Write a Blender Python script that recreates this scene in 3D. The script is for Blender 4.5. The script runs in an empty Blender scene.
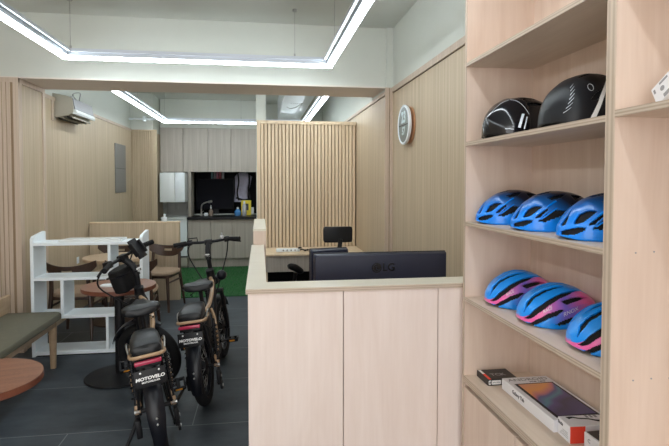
import bpy, bmesh, math, random
from mathutils import Vector, Matrix, Euler
random.seed(7)
sc = bpy.context.scene
COL = sc.collection
PI = math.pi
sin, cos, rad = math.sin, math.cos, math.radians

# ------------------------------------------------------------------ materials
def new_mat(name):
    m = bpy.data.materials.new(name); m.use_nodes = True
    nt = m.node_tree
    return m, nt, nt.nodes['Principled BSDF']
def setin(b, k, v):
    if k in b.inputs: b.inputs[k].default_value = v
def plain(name, c, rough=.5, metal=0., coat=0., noise=0., nscale=30., spec=.5, bump=0.):
    m, nt, b = new_mat(name)
    col = (c[0], c[1], c[2], 1)
    setin(b, 'Base Color', col); setin(b, 'Roughness', rough); setin(b, 'Metallic', metal)
    setin(b, 'Coat Weight', coat); setin(b, 'Coat Roughness', .08); setin(b, 'Specular IOR Level', spec)
    if noise or bump:
        tc = nt.nodes.new('ShaderNodeTexCoord'); n = nt.nodes.new('ShaderNodeTexNoise')
        n.inputs['Scale'].default_value = nscale; n.inputs['Detail'].default_value = 4
        nt.links.new(tc.outputs['Object'], n.inputs['Vector'])
        if noise:
            r = nt.nodes.new('ShaderNodeValToRGB')
            r.color_ramp.elements[0].position = .3; r.color_ramp.elements[1].position = .7
            r.color_ramp.elements[0].color = tuple(max(0, v*(1-noise)) for v in c)+(1,)
            r.color_ramp.elements[1].color = tuple(min(1, v*(1+noise)) for v in c)+(1,)
            nt.links.new(n.outputs['Fac'], r.inputs['Fac']); nt.links.new(r.outputs['Color'], b.inputs['Base Color'])
        if bump:
            bp = nt.nodes.new('ShaderNodeBump'); bp.inputs['Strength'].default_value = bump; bp.inputs['Distance'].default_value = .003
            nt.links.new(n.outputs['Fac'], bp.inputs['Height']); nt.links.new(bp.outputs['Normal'], b.inputs['Normal'])
    return m
def wood(name, c1, c2, scale=(14, 14, .7), rough=.5, warp=1.2, fine=(90, 90, 1.5), fineamt=.35, lo=.3, hi=.7):
    """grain running along the axis with the smallest scale"""
    m, nt, b = new_mat(name); L = nt.links
    tc = nt.nodes.new('ShaderNodeTexCoord')
    mp = nt.nodes.new('ShaderNodeMapping'); mp.inputs['Scale'].default_value = scale
    L.new(tc.outputs['Object'], mp.inputs['Vector'])
    n = nt.nodes.new('ShaderNodeTexNoise'); n.inputs['Scale'].default_value = 1; n.inputs['Detail'].default_value = 5
    n.inputs['Distortion'].default_value = warp
    L.new(mp.outputs['Vector'], n.inputs['Vector'])
    mp2 = nt.nodes.new('ShaderNodeMapping'); mp2.inputs['Scale'].default_value = fine
    L.new(tc.outputs['Object'], mp2.inputs['Vector'])
    n2 = nt.nodes.new('ShaderNodeTexNoise'); n2.inputs['Scale'].default_value = 1; n2.inputs['Detail'].default_value = 2
    L.new(mp2.outputs['Vector'], n2.inputs['Vector'])
    mx = nt.nodes.new('ShaderNodeMix'); mx.inputs[0].default_value = fineamt
    L.new(n.outputs['Fac'], mx.inputs[2]); L.new(n2.outputs['Fac'], mx.inputs[3])
    r = nt.nodes.new('ShaderNodeValToRGB')
    r.color_ramp.elements[0].position = lo; r.color_ramp.elements[1].position = hi
    r.color_ramp.elements[0].color = c1+(1,); r.color_ramp.elements[1].color = c2+(1,)
    L.new(mx.outputs[0], r.inputs['Fac']); L.new(r.outputs['Color'], b.inputs['Base Color'])
    setin(b, 'Roughness', rough)
    return m
def striped(name, c1, c2, axis, period, rough=.6):
    """plywood edge: thin layers across one axis"""
    m, nt, b = new_mat(name); L = nt.links
    tc = nt.nodes.new('ShaderNodeTexCoord'); sp = nt.nodes.new('ShaderNodeSeparateXYZ')
    L.new(tc.outputs['Object'], sp.inputs[0])
    mu = nt.nodes.new('ShaderNodeMath'); mu.operation = 'MULTIPLY'; mu.inputs[1].default_value = 2*PI/period
    L.new(sp.outputs['XYZ'.index(axis)], mu.inputs[0])
    s = nt.nodes.new('ShaderNodeMath'); s.operation = 'SINE'; L.new(mu.outputs[0], s.inputs[0])
    mr = nt.nodes.new('ShaderNodeMapRange'); mr.inputs[1].default_value = -1; mr.inputs[2].default_value = 1
    L.new(s.outputs[0], mr.inputs[0])
    r = nt.nodes.new('ShaderNodeValToRGB'); r.color_ramp.elements[0].color = c1+(1,); r.color_ramp.elements[1].color = c2+(1,)
    L.new(mr.outputs[0], r.inputs['Fac']); L.new(r.outputs['Color'], b.inputs['Base Color']); setin(b, 'Roughness', rough)
    return m
def emit(name, c, s):
    m, nt, b = new_mat(name)
    setin(b, 'Base Color', (.9, .9, .9, 1)); setin(b, 'Emission Color', c+(1,)); setin(b, 'Emission Strength', s)
    return m
def painted(name, rough=.28, coat=.25):
    """glossy paint whose colour scheme is stored per vertex"""
    m, nt, b = new_mat(name)
    a = nt.nodes.new('ShaderNodeAttribute'); a.attribute_name = 'paint'
    nt.links.new(a.outputs['Color'], b.inputs['Base Color']); setin(b, 'Roughness', rough); setin(b, 'Coat Weight', coat); setin(b, 'Coat Roughness', .05)
    return m

M = {}
M['wall_paint'] = plain('cream wall paint', (.64, .665, .615), .8, noise=.02, nscale=3)
M['ceil_paint'] = plain('ceiling paint', (.62, .64, .60), .85, noise=.03, nscale=2)
M['soffit'] = plain('beam soffit board', (.78, .70, .645), .6)
M['oak_wall'] = wood('oak veneer wall', (.40, .31, .205), (.62, .505, .36), (30, 30, .5), .55, .6, (120, 120, 1), .45)
M['oak_light'] = wood('light oak slat', (.62, .47, .31), (.82, .67, .48), (30, 30, .8), .5, .6, (140, 140, 1.5), .4)
M['oak_trim'] = wood('oak trim board', (.47, .365, .28), (.64, .52, .42), (30, 30, .8), .5, .6, (140, 140, 1.5), .4)
M['oak_groove'] = plain('groove between slats', (.30, .21, .13), .8)
M['birch_v'] = wood('birch plywood upright', (.66, .50, .40), (.80, .655, .555), (7, 7, .8), .45, 2.2, (90, 90, 4), .25, .25, .75)
M['birch_h'] = wood('birch plywood shelf', (.62, .49, .385), (.77, .65, .535), (7, .8, 7), .45, 2.2, (90, 4, 90), .25, .25, .75)
M['birch_pale'] = wood('pale birch counter front', (.76, .62, .55), (.88, .76, .70), (5, 5, .9), .45, 2.0, (80, 80, 4), .25, .25, .75)
M['birch_top'] = wood('pale birch counter top', (.74, .68, .56), (.84, .79, .68), (.8, 7, 7), .35, 1.6, (4, 90, 90), .25, .25, .75)
M['ply_z'] = striped('plywood edge in layers', (.42, .32, .24), (.60, .49, .39), 'Z', .009)
M['ply_y'] = striped('plywood upright edge in layers', (.48, .37, .28), (.64, .52, .41), 'Y', .018)
M['kitchen'] = wood('grey oak kitchen front', (.36, .32, .275), (.54, .50, .445), (16, 16, .6), .5, .8, (100, 100, 1.2), .4)
M['walnut'] = wood('dark walnut', (.030, .015, .010), (.072, .036, .022), (20, 20, 3), .4, 1)
M['teak'] = wood('reddish brown tabletop', (.16, .062, .034), (.29, .125, .072), (2.2, 26, 26), .38, .8)
M['teak_rim'] = wood('table rim', (.13, .038, .02), (.20, .066, .036), (8, 8, 8), .45, .5)
M['oak_table'] = wood('light oak tabletop', (.44, .31, .20), (.60, .45, .31), (2, 20, 20), .4, .8)
M['bench_wood'] = wood('bench ash wood', (.36, .24, .14), (.55, .40, .26), (14, 2, 14), .45, 1)
M['tan_fabric'] = plain('tan seat fabric', (.36, .26, .18), .9, noise=.1, nscale=60)
M['olive'] = plain('olive leatherette', (.125, .12, .085), .55, noise=.06, nscale=20, bump=.15)
M['white'] = plain('white melamine', (.85, .91, .95), .4)
M['white_gloss'] = plain('white gloss panel', (.80, .84, .84), .25)
M['offwhite'] = plain('off white plastic', (.46, .44, .37), .5)
M['alu'] = plain('aluminium channel', (.62, .66, .72), .35, .7)
M['led'] = emit('lit led diffuser', (.86, .95, 1.0), 16)
M['screen_off'] = plain('switched off screen', (.006, .006, .010), .75, spec=.15)
M['groove_dark'] = plain('dark shadow gap strip', (.06, .045, .03), .8)
M['wire'] = plain('steel wire', (.45, .45, .45), .4, .8)
M['black'] = plain('black plastic', (.008, .008, .010), .45, spec=.3)
M['black_gloss'] = plain('black gloss', (.006, .007, .011), .3, spec=.3)
M['black_matte'] = plain('matte black', (.010, .010, .011), .7, spec=.2)
M['rubber'] = plain('tyre rubber', (.009, .009, .010), .7, bump=.4, nscale=90, spec=.3)
M['black_leather'] = plain('black vinyl', (.009, .010, .012), .38, bump=.1, nscale=120, spec=.35)
M['steel'] = plain('brushed steel', (.55, .55, .54), .3, .9)
M['tan_frame'] = plain('tan frame paint', (.44, .29, .17), .35, coat=.3)
M['red_lens'] = plain('red lamp lens', (.42, .03, .08), .2, coat=.3)
M['orange'] = plain('amber reflector', (.8, .33, .04), .25)
M['text_white'] = plain('white lettering', (.86, .86, .86), .5)
M['text_grey'] = plain('grey lettering', (.30, .30, .32), .5)
M['text_dark'] = plain('dark lettering', (.06, .06, .08), .5)
M['monitor'] = plain('monitor back shell', (.011, .014, .034), .42, noise=.08, nscale=5)
M['logo_dark'] = plain('dark moulded logo', (.004, .004, .006), .25)
M['tile_grey'] = plain('grey wall tile', (.42, .43, .41), .35, noise=.06, nscale=8)
M['granite'] = plain('black counter stone', (.008, .008, .010), .35, spec=.25, noise=.4, nscale=120)
M['vent_grey'] = plain('grey sheet metal', (.24, .235, .225), .5, .3)
M['grille'] = striped('silver air grille', (.15, .15, .16), (.33, .33, .34), 'Z', .012, .45)
M['silver'] = plain('silver plastic', (.55, .56, .58), .3, .3)
M['louver'] = plain('dark louvre', (.03, .028, .026), .5)
M['copper'] = plain('copper clock back', (.62, .33, .18), .35, .4)
M['clock_face'] = plain('slate clock face', (.14, .17, .16), .35)
M['digits'] = plain('pale clock digits', (.55, .66, .68), .5)
M['yellow'] = plain('yellow box card', (.85, .68, .05), .5)
M['blue_liquid'] = plain('blue bottle', (.10, .32, .70), .2)
M['bottle_grey'] = plain('brown grey bottle', (.26, .20, .16), .3)
M['lavender'] = plain('pale grey violet cloth', (.44, .43, .56), .8, noise=.15, nscale=14)
M['box_white'] = plain('white carton', (.80, .80, .84), .45)
M['box_red'] = plain('red carton end', (.80, .06, .03), .5)
M['box_black'] = plain('black carton', (.016, .014, .015), .4)
M['dark_glass'] = plain('dark print', (.025, .025, .03), .3)
M['helmet_paint'] = painted('helmet paint')
M['helmet_black'] = plain('black helmet shell', (.006, .007, .010), .25, coat=.2)
M['helmet_matte'] = plain('matte black helmet shell', (.008, .009, .012), .4, spec=.35)
M['foam'] = plain('black helmet foam', (.006, .006, .007), .8)
M['visor'] = plain('smoke visor', (.008, .008, .011), .12, coat=.2, spec=.4)
M['silver_line'] = plain('silver decal line', (.60, .64, .70), .35, .2)

# floor tiles: dark slate with thin pale joints, brick offset
def floor_mat():
    m, nt, b = new_mat('slate floor tile'); L = nt.links
    tc = nt.nodes.new('ShaderNodeTexCoord')
    mp = nt.nodes.new('ShaderNodeMapping'); mp.inputs['Location'].default_value = (1.14+1.44*4, -3.16+.72*8, 0)
    L.new(tc.outputs['Object'], mp.inputs['Vector'])
    n = nt.nodes.new('ShaderNodeTexNoise'); n.inputs['Scale'].default_value = 2.6; n.inputs['Detail'].default_value = 9; n.inputs['Roughness'].default_value = .7
    ms = nt.nodes.new('ShaderNodeMapping'); ms.inputs['Scale'].default_value = (1, 2.2, 1); L.new(tc.outputs['Object'], ms.inputs['Vector']); L.new(ms.outputs['Vector'], n.inputs['Vector'])
    r = nt.nodes.new('ShaderNodeValToRGB'); r.color_ramp.elements[0].position = .3; r.color_ramp.elements[1].position = .72
    r.color_ramp.elements[0].color = (.020, .028, .038, 1); r.color_ramp.elements[1].color = (.080, .098, .115, 1)
    L.new(n.outputs['Fac'], r.inputs['Fac'])
    br = nt.nodes.new('ShaderNodeTexBrick'); br.offset = .5
    br.inputs['Scale'].default_value = 1; br.inputs['Mortar Size'].default_value = .003; br.inputs['Mortar Smooth'].default_value = 0
    br.inputs['Brick Width'].default_value = 1.44; br.inputs['Row Height'].default_value = .72
    br.inputs['Mortar'].default_value = (.20, .22, .23, 1)
    L.new(mp.outputs['Vector'], br.inputs['Vector'])
    L.new(r.outputs['Color'], br.inputs['Color1']); L.new(r.outputs['Color'], br.inputs['Color2'])
    L.new(br.outputs['Color'], b.inputs['Base Color'])
    rr = nt.nodes.new('ShaderNodeMapRange'); rr.inputs[3].default_value = .38; rr.inputs[4].default_value = .58
    L.new(n.outputs['Fac'], rr.inputs[0]); L.new(rr.outputs[0], b.inputs['Roughness'])
    return m
M['floor'] = floor_mat()
M['grass'] = plain('artificial grass', (.020, .115, .030), .9, noise=.5, nscale=60)
M['grass_blade'] = plain('artificial grass blade', (.025, .15, .035), .8, noise=.3, nscale=40)

def screen_mat():
    """printed picture: orange corner, teal curl, violet swirl"""
    m, nt, b = new_mat('printed tablet picture'); L = nt.links
    tc = nt.nodes.new('ShaderNodeTexCoord')
    mp = nt.nodes.new('ShaderNodeMapping'); L.new(tc.outputs['Object'], mp.inputs['Vector'])
    mp.inputs['Rotation'].default_value = (0, 0, rad(-28)); mp.inputs['Scale'].default_value = (5.2, 5.2, 5.2)
    n = nt.nodes.new('ShaderNodeTexNoise'); n.inputs['Scale'].default_value = .9; n.inputs['Detail'].default_value = 1; n.inputs['Distortion'].default_value = .8
    L.new(mp.outputs['Vector'], n.inputs['Vector'])
    w = nt.nodes.new('ShaderNodeTexWave'); w.wave_type = 'RINGS'; w.inputs['Scale'].default_value = .22; w.inputs['Distortion'].default_value = 1.5; w.inputs['Detail'].default_value = 0
    L.new(mp.outputs['Vector'], w.inputs['Vector'])
    sp = nt.nodes.new('ShaderNodeSeparateXYZ'); L.new(tc.outputs['Object'], sp.inputs[0])
    mr = nt.nodes.new('ShaderNodeMapRange'); mr.inputs[1].default_value = -.17; mr.inputs[2].default_value = .17
    dg = nt.nodes.new('ShaderNodeMath'); dg.operation = 'MULTIPLY_ADD'; dg.inputs[1].default_value = -.9; L.new(sp.outputs[0], dg.inputs[0]); L.new(sp.outputs[1], dg.inputs[2]); L.new(dg.outputs[0], mr.inputs[0])
    ad = nt.nodes.new('ShaderNodeMath'); ad.operation = 'MULTIPLY_ADD'; ad.inputs[1].default_value = .55; L.new(n.outputs['Fac'], ad.inputs[0])
    sb = nt.nodes.new('ShaderNodeMath'); sb.operation = 'SUBTRACT'; sb.inputs[1].default_value = .27; L.new(mr.outputs[0], sb.inputs[0]); L.new(sb.outputs[0], ad.inputs[2])
    r = nt.nodes.new('ShaderNodeValToRGB'); cr = r.color_ramp
    cr.elements[0].position = 0; cr.elements[0].color = (.05, .035, .16, 1)
    cr.elements[1].position = 1; cr.elements[1].color = (.80, .33, .16, 1)
    for p, c in ((.22, (.03, .02, .07, 1)), (.36, (.10, .07, .26, 1)), (.44, (.09, .30, .40, 1)), (.52, (.12, .12, .34, 1)), (.58, (.70, .22, .24, 1)), (.70, (.95, .40, .08, 1))):
        e = cr.elements.new(p); e.color = c
    L.new(ad.outputs[0], r.inputs['Fac'])
    mx = nt.nodes.new('ShaderNodeMix'); mx.data_type = 'RGBA'; mx.inputs[0].default_value = .1
    L.new(r.outputs['Color'], mx.inputs[6]); 
    r2 = nt.nodes.new('ShaderNodeValToRGB'); r2.color_ramp.elements[0].color = (.03, .02, .07, 1); r2.color_ramp.elements[1].color = (.35, .32, .55, 1)
    L.new(w.outputs['Color'], r2.inputs['Fac']); L.new(r2.outputs['Color'], mx.inputs[7])
    L.new(mx.outputs[2], b.inputs['Base Color']); setin(b, 'Roughness', .3)
    return m
M['screen'] = screen_mat()

# ------------------------------------------------------------------ mesh helpers
def box(bm, x0, x1, y0, y1, z0, z1, mi=0, bev=0., seg=2):
    r = bmesh.ops.create_cube(bm, size=1)
    vs = r['verts']
    for v in vs:
        v.co = Vector(((x0+x1)/2+v.co.x*(x1-x0), (y0+y1)/2+v.co.y*(y1-y0), (z0+z1)/2+v.co.z*(z1-z0)))
    fs = set(f for v in vs for f in v.link_faces)
    for f in fs: f.material_index = mi
    if bev > 0:
        es = list(set(e for f in fs for e in f.edges))
        rr = bmesh.ops.bevel(bm, geom=es, offset=bev, segments=seg, affect='EDGES', profile=.5)
        for f in rr['faces']: f.material_index = mi
    return list(vs)
def ring(bm, c, u, v, ru, rv, n):
    return [bm.verts.new(c+u*(ru*cos(2*PI*i/n))+v*(rv*sin(2*PI*i/n))) for i in range(n)]
def bridge(bm, a, b, mi=0, closed=True):
    n = len(a); out = []
    for i in range(n if closed else n-1):
        j = (i+1) % n
        f = bm.faces.new((a[i], a[j], b[j], b[i])); f.material_index = mi; out.append(f)
    return out
def cap(bm, r, mi=0, flip=False):
    f = bm.faces.new(list(reversed(r)) if flip else r); f.material_index = mi
def frame_of(d):
    d = d.normalized(); a = Vector((0, 0, 1)) if abs(d.z) < .9 else Vector((1, 0, 0))
    u = d.cross(a).normalized(); v = d.cross(u).normalized()
    return u, v
def cyl(bm, p0, p1, r0, r1=None, n=20, mi=0):
    p0 = Vector(p0); p1 = Vector(p1); r1 = r0 if r1 is None else r1
    u, v = frame_of(p1-p0)
    a = ring(bm, p0, u, v, r0, r0, n); b = ring(bm, p1, u, v, r1, r1, n)
    bridge(bm, a, b, mi); cap(bm, a, mi, True); cap(bm, b, mi)
def smooth_pts(pts, sub=6):
    P = [Vector(p) for p in pts]
    if len(P) < 3: return P
    out = []
    for i in range(len(P)-1):
        p0 = P[max(i-1, 0)]; p1 = P[i]; p2 = P[i+1]; p3 = P[min(i+2, len(P)-1)]
        for k in range(sub):
            t = k/sub
            out.append(.5*((2*p1)+(p2-p0)*t+(2*p0-5*p1+4*p2-p3)*t*t+(3*p1-p0-3*p2+p3)*t**3))
    out.append(P[-1]); return out
def tube(bm, pts, r, n=10, mi=0, closed=False, curve=True, sub=6):
    P = smooth_pts(pts, sub) if curve and not closed else [Vector(p) for p in pts]
    m = len(P); rings = []
    u = None
    for i in range(m):
        if closed: d = P[(i+1) % m]-P[i-1]
        else: d = P[min(i+1, m-1)]-P[max(i-1, 0)]
        d.normalize()
        if u is None: u, v = frame_of(d)
        else:
            u = (u-d*u.dot(d)).normalized(); v = d.cross(u)
        rr = r(i/(m-1)) if callable(r) else r
        rings.append(ring(bm, P[i], u, d.cross(u), rr, rr, n))
    for i in range(m-1): bridge(bm, rings[i], rings[i+1], mi)
    if closed: bridge(bm, rings[-1], rings[0], mi)
    else: cap(bm, rings[0], mi, True); cap(bm, rings[-1], mi)
def lathe(bm, prof, c=(0, 0, 0), n=40, mi=0, axis='z'):
    c = Vector(c); rings = []
    for r, h in prof:
        L = []
        for i in range(n):
            a = 2*PI*i/n
            if axis == 'z': p = Vector((r*cos(a), r*sin(a), h))
            elif axis == 'x': p = Vector((h, r*cos(a), r*sin(a)))
            else: p = Vector((r*sin(a), h, r*cos(a)))
            L.append(bm.verts.new(c+p))
        rings.append(L)
    for i in range(len(rings)-1): bridge(bm, rings[i], rings[i+1], mi)
    cap(bm, rings[0], mi, True); cap(bm, rings[-1], mi)
def loft(bm, rings, mi=0, capends=True):
    R = [[bm.verts.new(Vector(p)) for p in r] for r in rings]
    for i in range(len(R)-1): bridge(bm, R[i], R[i+1], mi)
    if capends: cap(bm, R[0], mi, True); cap(bm, R[-1], mi)
def extrude_poly(bm, pts, vec, mi=0):
    a = [bm.verts.new(Vector(p)) for p in pts]; b = [bm.verts.new(Vector(p)+Vector(vec)) for p in pts]
    bridge(bm, a, b, mi); cap(bm, a, mi, True); cap(bm, b, mi)
def superring(cx, cy, z, rx, ry, n=36, p=2.6):
    out = []
    for i in range(n):
        a = 2*PI*i/n; c, s = cos(a), sin(a)
        out.append((cx+rx*math.copysign(abs(c)**(2/p), c), cy+ry*math.copysign(abs(s)**(2/p), s), z))
    return out

ROOTLOC = {}
def finish(name, bm, mats, smooth=True):
    bmesh.ops.recalc_face_normals(bm, faces=bm.faces[:])
    me = bpy.data.meshes.new(name); bm.to_mesh(me); bm.free()
    for m in (mats if isinstance(mats, (list, tuple)) else [mats]):
        me.materials.append(M[m] if isinstance(m, str) else m)
    if smooth:
        for p in me.polygons: p.use_smooth = True
        try: me.set_sharp_from_angle(angle=rad(35))
        except Exception: pass
    o = bpy.data.objects.new(name, me); COL.objects.link(o)
    return o
def tag(o, label=None, cat=None, group=None, kind=None):
    if label: o['label'] = label
    if cat: o['category'] = cat
    if group: o['group'] = group
    if kind: o['kind'] = kind
    return o
def thing(name, label, cat, loc=(0, 0, 0), rot=(0, 0, 0), group=None):
    o = bpy.data.objects.new(name, None); COL.objects.link(o)
    o.location = loc; o.rotation_euler = rot; o.empty_display_size = .05
    return tag(o, label, cat, group)
def part(name, root, bm, mats, world=False, smooth=True):
    """child mesh; world=True when the vertices were written in room coordinates"""
    if world:
        t = root; L = Vector((0, 0, 0))
        while t: L += Vector(t.location); t = t.parent
        bmesh.ops.translate(bm, verts=bm.verts[:], vec=-L)
    o = finish(name, bm, mats, smooth); o.parent = root
    return o
def solo(name, label, cat, bm, mats, loc=(0, 0, 0), rot=(0, 0, 0), group=None, world=False, smooth=True):
    if world: bmesh.ops.translate(bm, verts=bm.verts[:], vec=-Vector(loc))
    o = finish(name, bm, mats, smooth); o.location = loc; o.rotation_euler = rot
    return tag(o, label, cat, group)
def struct(name, bm, mats, label=None, cat='room', smooth=False):
    o = finish(name, bm, mats, smooth); tag(o, label, cat, None, 'structure'); return o
def copy_tree(o, parent=None):
    c = o.copy(); COL.objects.link(c); c.parent = parent
    for ch in list(o.children): copy_tree(ch, c)
    return c
NB = bmesh.new
def text_bm(body, size, depth=.0, align='CENTER', bold=0.):
    cu = bpy.data.curves.new('lettering', 'FONT'); cu.body = body; cu.size = size; cu.align_x = align; cu.align_y = 'CENTER'
    cu.extrude = depth; cu.offset = bold; cu.resolution_u = 3
    o = bpy.data.objects.new('lettering', cu); COL.objects.link(o)
    bpy.context.view_layer.update()
    dg = bpy.context.evaluated_depsgraph_get()
    me = bpy.data.meshes.new_from_object(o.evaluated_get(dg))
    bm = bmesh.new(); bm.from_mesh(me)
    bpy.data.objects.remove(o); bpy.data.curves.remove(cu); bpy.data.meshes.remove(me)
    return bm
def place_text(body, size, mtx, depth=.0006, bold=0., sx=1.):
    bm = text_bm(body, size, depth, bold=bold)
    bmesh.ops.transform(bm, matrix=mtx @ Matrix.Diagonal((sx, 1, 1, 1)), verts=bm.verts[:])
    return bm
def axes(o, x, y):
    """matrix whose local x, y run along x, y at o"""
    x = Vector(x).normalized(); y = Vector(y).normalized(); z = x.cross(y)
    return Matrix(((x.x, y.x, z.x, o[0]), (x.y, y.y, z.y, o[1]), (x.z, y.z, z.z, o[2]), (0, 0, 0, 1)))
def merge(bm, other):
    me = bpy.data.meshes.new('t'); other.to_mesh(me); other.free(); bm.from_mesh(me); bpy.data.meshes.remove(me)

# ------------------------------------------------------------------ room shell
CEIL = 2.97
bm = NB(); box(bm, -2.6, 1.5, -2.0, 10.2, -.05, 0); struct('floor', bm, 'floor', 'dark slate tile floor with thin pale joints', 'floor')
bm = NB(); box(bm, -2.6, 1.5, -2.0, 10.2, CEIL, CEIL+.1); struct('ceiling', bm, 'ceil_paint', 'pale painted ceiling', 'ceiling')
# cross beam
bm = NB(); box(bm, -2.5, 1.35, 4.77, 5.30, 2.412, CEIL); struct('wall_beam', bm, 'wall_paint', 'pale cross beam spanning the room below the ceiling', 'beam')
bm = NB(); box(bm, -2.5, .12, 4.765, 5.305, 2.40, 2.412); box(bm, .123, 1.35, 4.765, 5.305, 2.40, 2.412); struct('trim_1', bm, 'soffit', 'board lining the underside of the cross beam', 'trim')
# right wall, near section (stands back a little) and far section
bm = NB(); box(bm, 1.268, 1.4, -2.0, 4.74, 0, CEIL, 0); box(bm, 1.19, 1.4, 5.3, 9.7, 2.33, CEIL, 0); box(bm, 1.2, 1.4, 4.74, 5.3, 2.33, CEIL, 0)
struct('wall_right', bm, 'wall_paint', 'pale painted upper right wall', 'wall')
bm = NB(); box(bm, 1.262, 1.268, -2.0, 4.74, 0, 2.345, 0); struct('wall_right_panel', bm, 'oak_wall', 'oak panelling of the near right wall', 'wall')
bm = NB(); box(bm, 1.19, 1.4, 4.745, 9.7, 0, 2.32, 0); struct('wall_right_far', bm, 'oak_wall', 'oak panelling of the far right wall', 'wall')
bm = NB(); box(bm, 1.25, 1.27, -2.0, 4.74, 2.352, 2.40); box(bm, 1.182, 1.2, 4.745, 9.7, 2.328, 2.36); box(bm, 1.2635, 1.268, -2.0, 4.74, 2.345, 2.352, 1); struct('trim_2', bm, ['oak_trim', 'groove_dark'], 'oak strip along the top of the right panelling', 'trim')
bm = NB(); box(bm, 1.188, 1.225, 4.728, 4.745, 0, 2.40); box(bm, 1.233, 1.268, 4.728, 4.745, 0, 2.40); box(bm, 1.2, 1.268, 4.736, 4.76, 0, 2.40, 1)
struct('trim_3', bm, ['oak_trim', 'oak_groove'], 'oak pilaster boards at the right end of the beam', 'trim')
# left wall
bm = NB(); box(bm, -2.5, -2.38, -2.0, 4.76, 0, CEIL); struct('wall_left', bm, 'oak_wall', 'oak panelled near left wall', 'wall')
bm = NB()
box(bm, -2.5, -2.07, 4.77, 5.285, 0, 2.40, 0)
for y0, y1, z0, z1 in ((4.77, 5.285, 2.355, 2.40), (5.235, 5.285, 0, 2.355), (4.77, 4.80, 0, 2.355)):
    box(bm, -2.072, -2.058, y0, y1, z0, z1, 1)
struct('wall_left_pier', bm, ['oak_wall', 'oak_trim'], 'oak clad pier under the left end of the beam', 'wall')
bm = NB()
box(bm, -2.40, -2.10, 4.744, 4.77, 0, 2.36, 1)
for i in range(8):
    x = -2.128-.036*i; box(bm, x-.030, x, 4.738, 4.753, 0, 2.36, 0, .003, 1)
box(bm, -2.105, -2.06, 4.738, 4.775, 0, 2.40, 0); box(bm, -2.45, -2.06, 4.736, 4.775, 2.36, 2.40, 0)
struct('wall_left_slats', bm, ['oak_trim', 'oak_groove'], 'vertical oak slats on the front of the left pier', 'wall')
bm = NB(); box(bm, -2.3, -2.12, 5.285, 9.7, 0, CEIL, 0); struct('wall_left_far', bm, 'wall_paint', 'pale upper far left wall', 'wall')
bm = NB()
box(bm, -2.121, -2.10, 5.285, 8.76, 0, 2.335, 0)
for y0, y1, z0, z1 in ((5.285, 8.76, 2.335, 2.372), (5.29, 5.34, 0, 2.335), (5.53, 5.585, 2.13, 2.335)):
    box(bm, -2.121, -2.09, y0, y1, z0, z1, 1)
struct('wall_left_panel', bm, ['oak_wall', 'oak_trim'], 'oak panelling of the far left wall', 'wall')
# ribbed return wall beside the kitchen
bm = NB()
box(bm, -2.12, -1.76, 8.775, 9.6, 0, 2.34, 0)
for i in range(9):
    x = -2.085+.034*i; box(bm, x, x+.022, 8.76, 8.777, 0, 2.34, 0, .004, 1)
box(bm, -1.775, -1.695, 8.758, 8.80, 0, 2.34, 0); box(bm, -2.12, -1.695, 8.755, 8.80, 2.34, 2.365, 0)
box(bm, -2.12, -1.76, 8.80, 9.65, 2.34, CEIL, 1)
struct('wall_left_return', bm, ['oak_wall', 'wall_paint'], 'ribbed oak return wall at the left of the kitchen', 'wall')
# back wall around the dark niche
bm = NB()
box(bm, -2.2, 1.4, 9.66, 9.76, 1.72, CEIL); box(bm, -2.2, -1.215, 9.66, 9.76, 0, 1.72); box(bm, -1.215, -.02, 9.66, 9.76, 0, .90); box(bm, -.02, 1.4, 9.66, 9.76, 0, 1.72)
struct('wall_back', bm, 'wall_paint', 'pale back wall behind the kitchen', 'wall')
bm = NB()
box(bm, -1.235, -1.215, 9.66, 10.1, .88, 1.74); box(bm, -.02, 0, 9.66, 10.1, .88, 1.74); box(bm, -1.235, 0, 10.1, 10.12, .88, 1.74); box(bm, -1.235, 0, 9.66, 10.1, 1.72, 1.74); box(bm, -1.235, 0, 9.66, 10.1, .87, .89)
struct('wall_niche', bm, 'black_matte', 'dark recess in the wall above the sink', 'wall')
bm = NB(); box(bm, -1.70, -1.215, 9.645, 9.66, .86, 1.72); struct('trim_4', bm, 'tile_grey', 'grey tiles behind the white kitchen corner', 'wall')
bm = NB(); box(bm, -1.262, -1.215, 9.25, 9.66, .886, 1.70); struct('trim_5', bm, 'kitchen', 'upright grey oak end board beside the niche', 'trim')
# white post behind the slatted screen
bm = NB(); box(bm, -.045, .075, 6.30, 6.42, 0, CEIL); struct('wall_post', bm, 'wall_paint', 'square white post behind the slatted screen', 'post')

# ------------------------------------------------------------------ slatted screen
t = thing('slatted_screen', 'tall pale oak screen of vertical slats standing behind the rear desk', 'screen', (.57, 6.2, 0))
bm = NB(); box(bm, -.03, 1.185, 6.225, 6.27, 0, 2.22); part('backing', t, bm, 'oak_groove', True)
bm = NB(); box(bm, -.035, .005, 6.19, 6.275, 0, 2.245); box(bm, .005, 1.186, 6.19, 6.275, 2.205, 2.245); part('frame', t, bm, 'oak_light', True)
for i in range(27):
    bm = NB(); x = .012+i*.0435; box(bm, x, x+.0325, 6.203, 6.226, 0, 2.205, 0, .003, 1); part('slat', t, bm, 'oak_light', True)

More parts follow.
